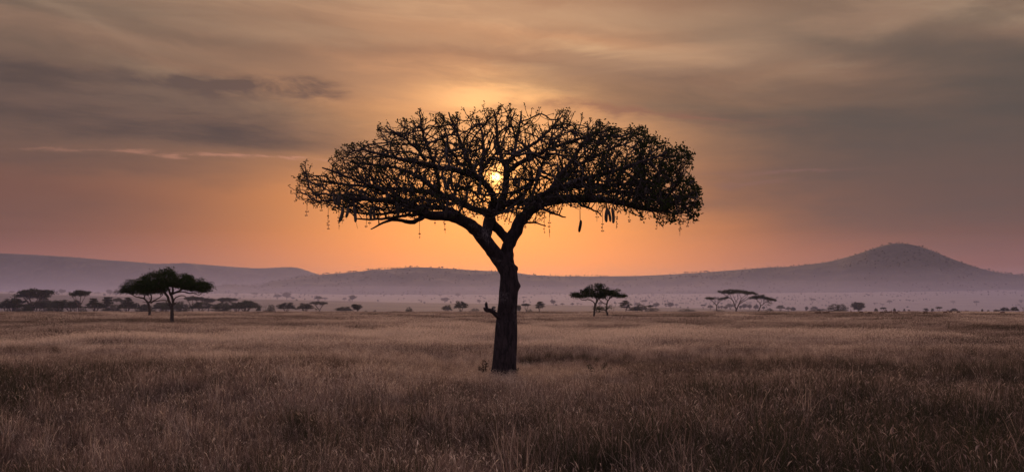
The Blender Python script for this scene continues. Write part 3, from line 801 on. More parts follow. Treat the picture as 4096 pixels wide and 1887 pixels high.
for (x, t, b, wd, lean) in FR:
    dy = -rng.uniform(3.6, 4.8) if t > 640 else -rng.uniform(0.5, 2.5)
    if x in (2320,): dy = 0.4
    Y = YT + dy; pm = F / Y
    root = at(x + lean * 0.4, t, Y)
    ln = (b - t) / pm; rad = wd / 2 / pm
    zz = np.array((0, .03, .08, .18, .35, .6, .8, .92, .98, 1.0)); rr = np.array((.25, .55, .78, .92, 1.0, 1.0, .96, .78, .45, .12))
    pts = np.stack((-lean / 60 * zz * ln * 6 + 0.03 * np.sin(zz * 3 + x), 0.02 * np.cos(zz * 4 + x), -zz * ln), 1)
    V, Q, T = tube(pts, rr * rad, 10, True, lambda i, th: 1 + 0.08 * (vnoise(th * 2 + x, i * 0.8) - 0.5))
    m_ = MB(); m_.add(V, Q, T)
    fr = add_obj("fruit", m_.mesh("sausage_fruit", [M_FRUIT]), tree, Vector(root) - B0)
    # stalk up to the nearest wood above
    dxy = np.hypot(P[:, 0] - root[0], P[:, 1] - root[1]); cand = np.where((P[:, 2] > root[2] + 0.12) & (dxy < 0.55))[0]
    if x == 2320: top = Vector(at(2320, 808, Y)) - Vector(root)
    elif len(cand):
        c = cand[np.argmin(P[cand][:, 2] - root[2] + dxy[cand] * 1.5)]; top = Vector(P[c]) - Vector(root)
    else: top = Vector((0, 0, 0.9))
    top = np.array(top); s = spline(np.array([(0, 0, -0.02), (top[0] * .15, top[1] * .15, top[2] * .55), tuple(top)]), 0.08)
    V, Q, T = tube(s, np.full(len(s), 0.011), 5)
    m_ = MB(); m_.add(V, Q, T); add_obj("fruit_stalk", m_.mesh("fruit_stalk", [M_TWIG]), fr)
# hanging flower stalks with paired buds
FS = [(1198, 759, 800), (1228, 815, 862), (1287, 800, 842), (1313, 842, 915), (1356, 850, 917), (1466, 872, 912), (1678, 905, 950), (1779, 875, 932), (2177, 872, 930), (2198, 862, 950), (2387, 825, 887), (2410, 850, 930), (2468, 835, 915), (2516, 836, 887),
      (2560, 842, 884), (2630, 862, 915), (2640, 860, 905), (2653, 870, 915), (2718, 866, 942), (2751, 876, 905), (1480, 868, 900), (1372, 852, 896), (2100, 880, 915), (1740, 868, 900)]
for x, t, b in FS:
    Y = YT - rng.uniform(0.3, 2.2); pm = F / Y; root = at(x, t, Y); ln = (b - t) / pm
    up = 0.25
    pts = np.array([(rng.normal(0, .01), 0, up), (0, 0, 0), (rng.normal(0, .008), 0, -ln * .5), (rng.normal(0, .015), 0, -ln)])
    s = spline(pts, 0.06); V, Q, T = tube(s, np.linspace(0.009, 0.006, len(s)), 4)
    m_ = MB(); m_.add(V, Q, T); C_, S_ = [], []
    for z in np.sort(rng.uniform(ln * 0.25, ln, int(ln / 0.10) + 1)):
        p = s[np.argmin(abs(s[:, 2] + z))]
        a = rng.uniform(0, 3.14)
        for sg in (-1, 1):
            d = np.array((math.cos(a) * sg, math.sin(a) * sg * .5, 0)) * rng.uniform(0.02, 0.05)
            if rng.random() < 0.45: continue
            q = np.array([p, p + d * .7 + (0, 0, -.012), p + d + (0, 0, -.01), p + d * 1.3 + (0, 0, .02)])
            V, Q, T = tube(q, np.array((.005, .009, .020, .010)), 5); m_.add(V, Q, T)
    add_obj("flower_stalk", m_.mesh("flower_stalk", [M_FLOWER]), tree, Vector(root) - B0)
# ------------------------------------------------------------------ traced acacias
def feather(P, nodes, rng, per, spread, size, thick=0.45, droop=0.15):
    c = np.repeat(P[nodes], per, 0) + rng.normal(0, 1, (len(nodes) * per, 3)) * np.array((spread, spread, spread * thick))
    return leaf_quads(c, rng.uniform(0.6, 1.3, len(c)) * size, rng, 0.35, 3.2, droop)
def traced_tree(name, label, Y, basepx, limbs, top, bot, depth, natt, seed, step, leaf, per, spread, extra_bot=None, tipr=0.02, thick=0.45, droop=0.15, tufts=(), clump=0.42):
    rg = np.random.default_rng(seed); pm = F / Y
    o0 = at(*basepx, Y); o0[2] = gz(o0[0], o0[1]) - 0.05
    t = tag(empty(name, o0), label, "tree")
    mb = MB(); P, par, fl = [], [], []
    for L in limbs:
        pts = np.array([(*at(a, b, Y + c), d / pm) for a, b, c, d in L]); s = spline(pts, step)
        if len(s) > 4: s[1:-1, :3] += rg.normal(0, step * 0.06, (len(s) - 2, 3))
        if L is limbs[0]: s[0, 2] = min(s[0, 2], o0[2])
        sv = rg.uniform(0, 50)
        V, Q, T = tube(s[:, :3] - o0, s[:, 3], 9, True, lambda i, th: 1 + 0.22 * (vnoise(th * 2 + sv, i * 0.6) - 0.5)); mb.add(V, Q, T)
        for i in range(len(s)):
            P.append(s[i, :3]); fl.append(s[i, 3]); par.append(len(P) - 2 if i else -1)
    n0 = len(P)
    att = sample_crown(top, bot, Y, depth, natt, rg, 0.5, 1.0)
    ax_ = att[:, 0] / att[:, 1] * F; az_ = att[:, 2] / att[:, 1] * F
    cl = vnoise(ax_ / 15 + seed, az_ / 8) * .6 + vnoise(ax_ / 6 + seed, az_ / 5 + 3) * .4
    att = att[cl > clump]
    P, par = colonize(P, par, att, step, step * 14, step * 1.3, rg, 90, 0.3, 0.02)
    fl2 = np.concatenate((np.array(fl), np.zeros(len(P) - n0)))
    r, ch = pipe_radii(P, par, tipr, 2.3, fl2)
    add_obj("trunk", mb.mesh(name + "_trunk", [M_ABARK]), t)
    mc = MB(); branch_mesh(mc, P - o0, par, r, n0, (3, 5))
    cr = add_obj("crown", mc.mesh(name + "_crown", [M_ABARK]), t)
    py = 1231 - (P[:, 2] - CAM_Z) / P[:, 1] * F; px = P[:, 0] / P[:, 1] * F + 2048
    bot_ = np.array(extra_bot if extra_bot is not None else bot, float)
    good = np.where((np.arange(len(P)) >= n0) & (py < np.interp(px, bot_[:, 0], bot_[:, 1])) & ((ch <= 1)))[0]
    V, Q = feather(P - o0, good, rg, per, spread, leaf, thick, droop)
    ml = MB(); ml.add(V, Q)
    for pxs, off, n, sp, lf in tufts:
        c = np.concatenate([at(x, y, Y + off + rg.normal(0, .5))[None] + rg.normal(0, 1, (n, 3)) * np.array((sp * 1.6, sp * 1.6, sp)) for x, y in pxs])
        ml.add(*leaf_quads(c - o0, rg.uniform(.6, 1.3, len(c)) * lf, rg, .3, 3, .2))
    add_obj("leaf", ml.mesh(name + "_leaf", [M_ALEAF], False), cr)
    return t

Y1 = 2.65 * F / (1299 - 1231)
traced_tree("acacia_tree", "tall dark green umbrella acacia with wide domed crown, front one of the left pair", Y1, (688, 1291),
    [[(688, 1293, 0, 8), (688, 1265, 0, 7), (687, 1235, 0, 7), (682, 1215, 0, 6)],
     [(686, 1222, 0, 6), (676, 1205, 0, 5), (671, 1187, -.2, 5), (660, 1172, -.4, 4.5), (640, 1160, -.8, 4), (615, 1150, -1.2, 3), (580, 1140, -1.6, 2), (545, 1134, -1.8, 1.3)],
     [(689, 1225, 0, 6), (693, 1205, .2, 5.2), (687, 1185, .4, 5), (680, 1172, .5, 4.5), (672, 1150, .9, 3.5), (655, 1130, 1.4, 2.5)],
     [(685, 1180, .5, 4.5), (692, 1160, .2, 4), (690, 1142, 0, 3), (700, 1120, -.2, 2.2)],
     [(682, 1178, .5, 4.5), (705, 1168, .8, 4), (725, 1158, 1.1, 3.2), (750, 1148, 1.4, 2.4), (790, 1140, 1.6, 1.6), (820, 1132, 1.7, 1)],
     [(700, 1170, .6, 3), (730, 1166, -.2, 2.6), (755, 1172, -.7, 2.4), (775, 1172, -1, 2), (795, 1180, -1.3, 1.2)],
     [(693, 1207, .2, 2.6), (700, 1192, -.2, 2.4), (715, 1184, -.5, 2.2), (735, 1182, -.7, 1.8), (746, 1190, -.8, 1.2)],
     [(684, 1220, 0, 2.4), (672, 1218, -.1, 2.0), (664, 1211, -.1, 1.2)], [(692, 1218, 0, 3), (702, 1211, 0, 2.4), (709, 1207, 0, 1.2)],
     [(676, 1203, 0, 2.2), (650, 1200, .6, 2), (625, 1204, 1, 1.6), (605, 1208, 1.3, 1)],
     [(690, 1150, .1, 3), (720, 1130, -.4, 2.2), (760, 1118, -.8, 1.5)]],
    [(536, 1150), (560, 1112), (585, 1090), (620, 1084), (645, 1078), (662, 1070), (690, 1066), (705, 1078), (730, 1085), (745, 1083), (768, 1094), (790, 1106), (815, 1118), (838, 1132), (848, 1146)],
    [(536, 1156), (560, 1166), (620, 1160), (680, 1142), (720, 1150), (770, 1160), (810, 1168), (836, 1162), (848, 1152)],
    4.8, 900, 21, 0.24, 0.34, 18, 0.34, None, 0.02, 0.45, 0.15, (), 0.41)
Y2 = 2.65 * F / (1270 - 1231)
traced_tree("acacia_tree", "smaller acacia with forked grey trunk, half hidden behind the left umbrella acacia", Y2, (599, 1263),
    [[(599, 1264, 0, 5.5), (598, 1240, 0, 5), (596, 1222, 0, 5), (592, 1208, 0, 4.5)],
     [(594, 1212, 0, 4), (583, 1200, -.3, 3.6), (574, 1192, -.6, 3.2), (560, 1190, -1, 2.6), (545, 1186, -1.3, 2), (520, 1174, -1.8, 1.5), (500, 1166, -2.2, 1)],
     [(595, 1210, 0, 3.6), (604, 1200, .4, 3), (606, 1186, .7, 2.8), (600, 1174, 1, 2.2), (590, 1160, 1.3, 1.5)],
     [(602, 1212, 0, 3.2), (615, 1202, .3, 2.6), (630, 1194, .6, 2), (650, 1180, 1, 1.4)],
     [(577, 1194, -.5, 2.6), (578, 1182, -.3, 2.2), (568, 1172, 0, 1.6), (550, 1160, .3, 1.1)],
     [(590, 1212, 0, 1.6), (580, 1207, -.2, 1.2), (570, 1209, -.3, .7)]],
    [(476, 1164), (490, 1144), (505, 1118), (520, 1112), (540, 1120), (570, 1124), (620, 1118), (668, 1130)],
    [(476, 1168), (500, 1172), (540, 1176), (590, 1174), (640, 1172), (668, 1168)],
    6.0, 560, 22, 0.40, 0.50, 20, 0.54, None, 0.03, 0.45, 0.15, (), 0.36)
Y3 = 2.65 * F / (1278 - 1231)
traced_tree("acacia_tree", "dark acacia with sloping ragged crown, taller left one of the middle distance pair", Y3, (2376, 1271),
    [[(2376, 1273, 0, 4.4), (2377, 1250, 0, 4), (2379, 1228, 0, 4), (2384, 1212, 0, 3.8), (2391, 1198, 0, 3.4)],
     [(2380, 1222, 0, 2.6), (2376, 1209, -.3, 2.2), (2364, 1200, -.7, 2), (2350, 1197, -1.1, 1.8), (2330, 1199, -1.5, 1.5), (2315, 1190, -2, 1.2), (2300, 1182, -2.4, .8)],
     [(2390, 1200, 0, 3), (2397, 1186, .3, 2.4), (2402, 1170, .6, 1.8), (2395, 1156, .9, 1.2)],
     [(2386, 1208, 0, 2.4), (2384, 1190, -.6, 2), (2370, 1178, -1.2, 1.6), (2350, 1168, -1.8, 1.1)],
     [(2394, 1196, 0, 1.8), (2410, 1188, -.6, 1.4), (2425, 1178, -1.2, 1)], [(2383, 1220, 0, 1.2), (2389, 1220, 0, .5)]],
    [(2282, 1174), (2300, 1168), (2325, 1160), (2345, 1148), (2370, 1138), (2395, 1133), (2420, 1136), (2435, 1144), (2446, 1158)],
    [(2282, 1182), (2300, 1190), (2330, 1186), (2360, 1186), (2390, 1190), (2420, 1184), (2446, 1176)],
    4.6, 560, 23, 0.30, 0.42, 14, 0.36, None, 0.022, 0.5, 0.35)
Y4 = 2.65 * F / (1274 - 1231)
traced_tree("acacia_tree", "dark acacia with low leafy side branch, shorter right one of the middle distance pair", Y4, (2430, 1267),
    [[(2431, 1268, 0, 4), (2429, 1252, 0, 3.6), (2425, 1242, 0, 3.6), (2427, 1226, 0, 3.3), (2428, 1212, 0, 3), (2433, 1200, 0, 2.8)],
     [(2427, 1214, 0, 2), (2416, 1213, -.4, 1.9), (2406, 1205, -.8, 1.7), (2398, 1198, -1.1, 1.4), (2392, 1192, -1.4, 1)],
     [(2424, 1243, 0, 2), (2416, 1238, -.4, 1.6), (2408, 1232, -.8, 1.2), (2398, 1234, -1.2, .7)],
     [(2428, 1236, 0, 1.7), (2433, 1229, .2, 1.2), (2440, 1226, .3, .6)],
     [(2432, 1204, 0, 2.4), (2424, 1194, .5, 2), (2412, 1186, 1, 1.4)], [(2433, 1202, 0, 2.4), (2440, 1190, -.4, 2), (2455, 1180, -.9, 1.4), (2475, 1176, -1.2, 1)],
     [(2436, 1196, 0, 1.8), (2448, 1186, .6, 1.4), (2462, 1174, 1, 1)]],
    [(2386, 1180), (2410, 1164), (2430, 1156), (2452, 1156), (2470, 1157), (2482, 1164), (2494, 1172), (2504, 1180)],
    [(2386, 1186), (2420, 1190), (2450, 1188), (2475, 1188), (2492, 1186), (2504, 1182)],
    4.6, 460, 24, 0.30, 0.42, 14, 0.36, None, 0.022, 0.5, 0.35,
    [([(2385, 1232), (2395, 1231), (2404, 1232), (2412, 1233), (2436, 1227), (2388, 1237), (2400, 1237)], -.8, 90, .32, .36)])
YR = 640.0
def triple(label, basepx, limbs, top, bot, seed, natt, depth, tufts=()):
    return traced_tree("acacia_tree", label, YR, basepx, limbs, top, bot, depth, natt, seed, 0.52, 0.75, 15, 0.60, None, 0.05, 0.3, 0.05, tufts)
triple("slender flat topped acacia with a V shaped fork, left of the three on the right", (2868, 1251),
    [[(2868, 1252, 0, 2.4), (2867, 1235, 0, 2.1), (2866, 1218, 0, 2.0)],
     [(2866, 1221, 0, 1.7), (2858, 1212, -.5, 1.4), (2850, 1204, -1, 1.2), (2842, 1198, -1.6, 1), (2832, 1190, -2, .7)],
     [(2867, 1220, 0, 1.7), (2874, 1210, .5, 1.3), (2884, 1201, 1, 1.1), (2896, 1193, 1.6, .8), (2906, 1187, 2, .6)],
     [(2861, 1214, -.2, 1), (2860, 1202, 1, .8), (2854, 1195, 1.6, .6)], [(2871, 1213, .2, 1), (2873, 1202, -1, .8), (2880, 1195, -1.8, .6)]],
    [(2820, 1190), (2828, 1186), (2845, 1188), (2855, 1186), (2870, 1190), (2885, 1188), (2900, 1187), (2912, 1189)], [(2820, 1192), (2840, 1196), (2866, 1199), (2890, 1196), (2912, 1190)], 31, 130, 5.5)
triple("tallest broad umbrella acacia with forked trunk, centre of the three on the right", (2944, 1252),
    [[(2944, 1253, 0, 3.6), (2944, 1243, 0, 3.3), (2946, 1232, 0, 3.2)],
     [(2945, 1236, 0, 2.6), (2940, 1224, -.3, 2.3), (2936, 1212, -.6, 2.2), (2931, 1201, -1, 2), (2921, 1192, -1.6, 1.5), (2905, 1182, -2.4, 1.1), (2888, 1172, -3, .8)],
     [(2947, 1236, 0, 2.6), (2953, 1222, .3, 2.3), (2958, 1210, .6, 1.8), (2964, 1196, 1, 1.5), (2962, 1184, 1.4, 1)],
     [(2955, 1218, .4, 1.8), (2968, 1208, .9, 1.5), (2980, 1200, 1.6, 1.2), (2996, 1196, 2.2, .8)], [(2941, 1222, -.2, 1.5), (2944, 1208, .4, 1.3), (2938, 1194, 1.2, 1), (2932, 1182, 1.8, .8)],
     [(2944, 1204, .3, 1.2), (2952, 1194, -.8, 1), (2950, 1184, -1.5, .8)], [(2957, 1211, .6, 1.3), (2975, 1196, -.6, 1), (2990, 1184, -1.6, .8)], [(2927, 1197, -1.2, 1.2), (2922, 1182, -.4, 1), (2912, 1172, .4, .7)],
     [(2966, 1193, 1, 1.1), (2984, 1180, 1.8, .9), (3005, 1174, 2.4, .7)]],
    [(2870, 1162), (2890, 1160), (2915, 1157), (2935, 1154), (2950, 1158), (2962, 1158), (2985, 1160), (3005, 1165), (3020, 1170), (3031, 1178)], [(2870, 1166), (2890, 1172), (2920, 1174), (2950, 1170), (2980, 1174), (3010, 1178), (3031, 1180)], 32, 330, 9)
triple("leaning acacia with drooping tuft, right of the three umbrella trees on the right", (3031, 1251),
    [[(3030, 1252, 0, 2.8), (3035, 1240, 0, 2.5), (3040, 1229, 0, 2.2), (3043, 1221, 0, 2)],
     [(3042, 1223, 0, 1.6), (3039, 1212, -.3, 1.3), (3033, 1204, -.7, 1.1), (3024, 1196, -1.2, .8)], [(3043, 1222, 0, 1.7), (3052, 1217, .3, 1.4), (3060, 1210, .7, 1.2), (3072, 1204, 1.2, .9), (3085, 1199, 1.6, .6)],
     [(3054, 1216, .3, 1.2), (3056, 1204, -.4, 1), (3052, 1196, -.9, .7)], [(3058, 1218, .2, .9), (3066, 1224, -.2, .7), (3067, 1234, -.3, .5)], [(3039, 1213, -.2, 1), (3047, 1204, .9, .8), (3044, 1194, 1.5, .6)],
     [(3034, 1243, 0, 1.1), (3027, 1246, -.2, .8), (3023, 1246, -.3, .4)]],
    [(2994, 1192), (3010, 1184), (3030, 1182), (3045, 1177), (3060, 1184), (3080, 1190), (3095, 1194), (3105, 1200)], [(2994, 1194), (3010, 1197), (3040, 1194), (3065, 1197), (3085, 1200), (3105, 1203)], 33, 240, 7.5,
    [([(3070, 1203), (3076, 1206), (3080, 1210), (3076, 1215), (3079, 1220), (3068, 1212)], 0, 26, .6, .75)])
# ------------------------------------------------------------------ smaller trees: prototypes one unit tall, one unit wide
def proto(kind, seed):
    """returns (wood mesh, leaf mesh) of a tree with height 1 and crown width 1, or leaf None for bare trees"""
    rg = np.random.default_rng(seed); mb = MB(); P, par, fl = [], [], []
    def limb(L, k=6):
        s = spline(np.array(L, float), 0.05)
        if len(s) > 3: s[1:-1, :3] += rg.normal(0, 0.004, (len(s) - 2, 3))
        V, Q, T = tube(s[:, :3], s[:, 3], k); mb.add(V, Q, T)
        for i in range(len(s)): P.append(s[i, :3]); fl.append(s[i, 3]); par.append(len(P) - 2 if i else -1)
    lean = rg.normal(0, 0.03)
    ell = lambda n, rx, rz, cx, cz, cy=0.0, ry=None: np.array((cx, cy, cz)) + np.stack([v * m for v, m in zip((lambda d: d.T)(
        (lambda q: q / np.linalg.norm(q, axis=1)[:, None] * (rg.random((len(q), 1)) ** (1 / 3)))(rg.normal(0, 1, (n, 3)))), (rx, ry or rx, rz))], 1)
    per, spread, leaf, thick = 17, 0.042, 0.075, 0.42
    if kind == 'umb':          # flat topped, forked
        f = rg.uniform(0.22, 0.36)
        limb([(0, 0, -0.03, .032), (lean, 0, f * .6, .028), (lean * 1.5, 0, f, .026)])
        for a in rg.uniform(0, 6.28) + np.arange(5) * 1.257 + rg.normal(0, .25, 5):
            d = np.array((math.cos(a), math.sin(a)))
            q = rg.uniform(0.26, 0.36)
            limb([(lean * 1.5, 0, f * .95, .019), (lean + d[0] * .12, d[1] * .12, f + .2, .014), (lean + d[0] * q, d[1] * q, .80, .007)], 5)
        lob = []
        for q in range(7):
            a = q * .9 + rg.normal(0, .3); d_ = rg.uniform(.08, .34) if q else 0.0; w_ = rg.uniform(.15, .24) if q else .26
            lob.append(ell(24, w_, rg.uniform(.035, .075), math.cos(a) * d_, rg.uniform(.84, .94) - d_ * rg.uniform(.0, .25), math.sin(a) * d_))
        att = np.concatenate(lob); leafmin = 0.68
    elif kind == 'layer':      # several flat tiers
        limb([(0, 0, -0.03, .034), (lean, 0, .3, .028), (lean * 2, 0, .62, .018), (lean * 2, 0, .85, .008)])
        tiers = []
        for z, w_ in ((.50, .34), (.66, .40), (.82, .34), (.94, .24)):
            for _ in range(3):
                a = rg.uniform(0, 6.28); q = rg.uniform(.25, .6) * w_
                tiers.append(ell(16, w_ * .55, .03, math.cos(a) * q, z + rg.normal(0, .02), math.sin(a) * q))
                limb([(lean, 0, z - .22, .014), (math.cos(a) * q * .6, math.sin(a) * q * .6, z - .06, .008)], 4)
        att = np.concatenate(tiers); leafmin = 0.42
    elif kind == 'dome':       # spreading dome on several stems
        for a in rg.uniform(0, 6.28) + np.arange(5) * 1.257:
            d = np.array((math.cos(a), math.sin(a))); q = rg.uniform(.2, .34)
            limb([(d[0] * .02, d[1] * .02, -0.03, .022), (d[0] * .09, d[1] * .09, .25, .017), (d[0] * q, d[1] * q, .62, .009)], 5)
        e = ell(170, .49, .58, 0, .40); att = e[e[:, 2] > .42]; leafmin = 0.36
    elif kind == 'round':      # round broadleaf
        limb([(0, 0, -0.03, .045), (lean, 0, .22, .036), (lean, 0, .38, .03)])
        for a in rg.uniform(0, 6.28) + np.arange(5) * 1.257:
            limb([(lean, 0, .3, .022), (math.cos(a) * .12, math.sin(a) * .12, .45, .015), (math.cos(a) * .28, math.sin(a) * .28, .7, .007)], 5)
        lob = [ell(26, .2, .19, math.cos(a) * q, z, math.sin(a) * q) for a, q, z in zip(rg.uniform(0, 6.28, 8), rg.uniform(.05, .3, 8), rg.uniform(.45, .84, 8))]
        att = np.concatenate(lob + [ell(40, .46, .33, 0, .62)]); leafmin = .28; spread = .04; thick = .9; per = 18; leaf = .08
    elif kind == 'bush':       # foliage down to the ground
        for a in rg.uniform(0, 6.28) + np.arange(4) * 1.57:
            limb([(0, 0, -0.03, .03), (math.cos(a) * .1, math.sin(a) * .1, .2, .02), (math.cos(a) * .25, math.sin(a) * .25, .55, .01)], 5)
        e = ell(300, .48, .98, 0, .0); att = e[e[:, 2] > .04]
        k = rg.normal(0, 1, len(att)); att[:, 0] += k * .01; leafmin = -1; spread = .045; thick = .9; per = 12; leaf = .06
    elif kind == 'mound':      # low, wide, smooth thicket
        for a in rg.uniform(0, 6.28) + np.arange(4) * 1.57:
            limb([(math.cos(a) * .1, math.sin(a) * .1, -0.03, .014), (math.cos(a) * .3, math.sin(a) * .3, .5, .008)], 4)
        e = ell(420, .49, .95, 0, .0); att = e[e[:, 2] > .12]; leafmin = .05; spread = .035; thick = .6; per = 10; leaf = .05
    else:                      # bare
        limb([(0, 0, -0.03, .022), (.01, 0, .3, .017), (.03, 0, .48, .014)])
        for sg in (-1, 1):
            limb([(.02, 0, .42, .012), (.02 + sg * .17, rg.normal(0, .05), .58, .010), (.02 + sg * .30, rg.normal(0, .1), .76, .007), (.02 + sg * .36, 0, .86, .005), (.02 + sg * .46, 0, .99, .0025)], 5)
            limb([(.02 + sg * .26, 0, .70, .007), (.02 + sg * .44, .1 * sg, .80, .003)], 4)
            limb([(.03, 0, .46, .008), (.03 - sg * .06, .15 * sg, .66, .005), (.03 - sg * .10, .25 * sg, .86, .002)], 4)
        me = mb.mesh("bare_tree", [M_DEAD]); return me, None
    n0 = len(P)
    P, par = colonize(P, par, att, 0.045, 0.8, 0.05, rg, 60, 0.25, 0.0)
    fl2 = np.concatenate((np.array(fl), np.zeros(len(P) - n0)))
    r, ch = pipe_radii(P, par, 0.0028, 2.3, fl2)
    branch_mesh(mb, P, par, r, n0, (3, 4))
    good = np.where((P[:, 2] > leafmin) & (np.arange(len(P)) >= n0))[0]
    V, Q = feather(P, good, rg, per, spread, leaf, thick, .1)
    V[:, 2] = np.clip(V[:, 2], 0.0, 1.03)
    return mb.mesh(kind + "_trunk", [M_ABARK]), make_mesh(kind + "_crown", V, [Q], [M_BLEAF if kind in ('bush', 'mound', 'round') else M_ALEAF], False)
PROTO = {}
for kind, n in (('umb', 4), ('layer', 3), ('dome', 3), ('round', 3), ('bush', 3), ('mound', 2), ('bare', 2)):
    PROTO[kind] = [proto(kind, 100 + 10 * i + len(kind)) for i in range(n)]
NAMES = {'umb': ('umbrella_acacia', 'tree'), 'layer': ('layered_acacia', 'tree'), 'dome': ('domed_acacia', 'tree'), 'round': ('broadleaf_tree', 'tree'),
         'bush': ('bush', 'bush'), 'mound': ('thicket', 'bush'), 'bare': ('bare_tree', 'tree')}
prng = np.random.default_rng(77)
def put_tree(kind, x0, x1, top, where, label, group, flip=None):
    """stand a copy so that its crown spans photo columns x0..x1 and its top reaches row `top`;
    where = depth in metres (< 1100) or the row of its foot on the rising plain"""
    xc = (x0 + x1) / 2
    if group == G1 and kind == 'layer': x0, x1 = x0 - 9, x1 + 9
    D = where if where < 1100 else depth_for(xc, where)
    b = at(xc, 1231, D); z = gz(b[0], b[1]); ztop = z_of(xc, top, D)
    W = (x1 - x0) / F * D; H = max(ztop - z, W * 0.18)
    if kind == 'umb' and W / H > 1.65: kind = 'dome'
    k = int(prng.integers(len(PROTO[kind]))); wood, leaf = PROTO[kind][k]
    name, cat = NAMES[kind]
    e = empty(name, (b[0], b[1], z), prng.uniform(-0.5, 0.5) + (math.pi if prng.random() < .5 else 0))
    e.scale = (W, W, H)
    tag(e, label, cat, group)
    add_obj("trunk", wood, e)
    if leaf is not None: add_obj("crown", leaf, e)
    return e
G1, G2, G3 = "trees along the edge of the near plain on the left", "trees on the rising middle plain", "small trees on the far misty plain"
G4, G5 = "trees along the edge of the near plain on the right", "trees along the edge of the near plain in the centre"
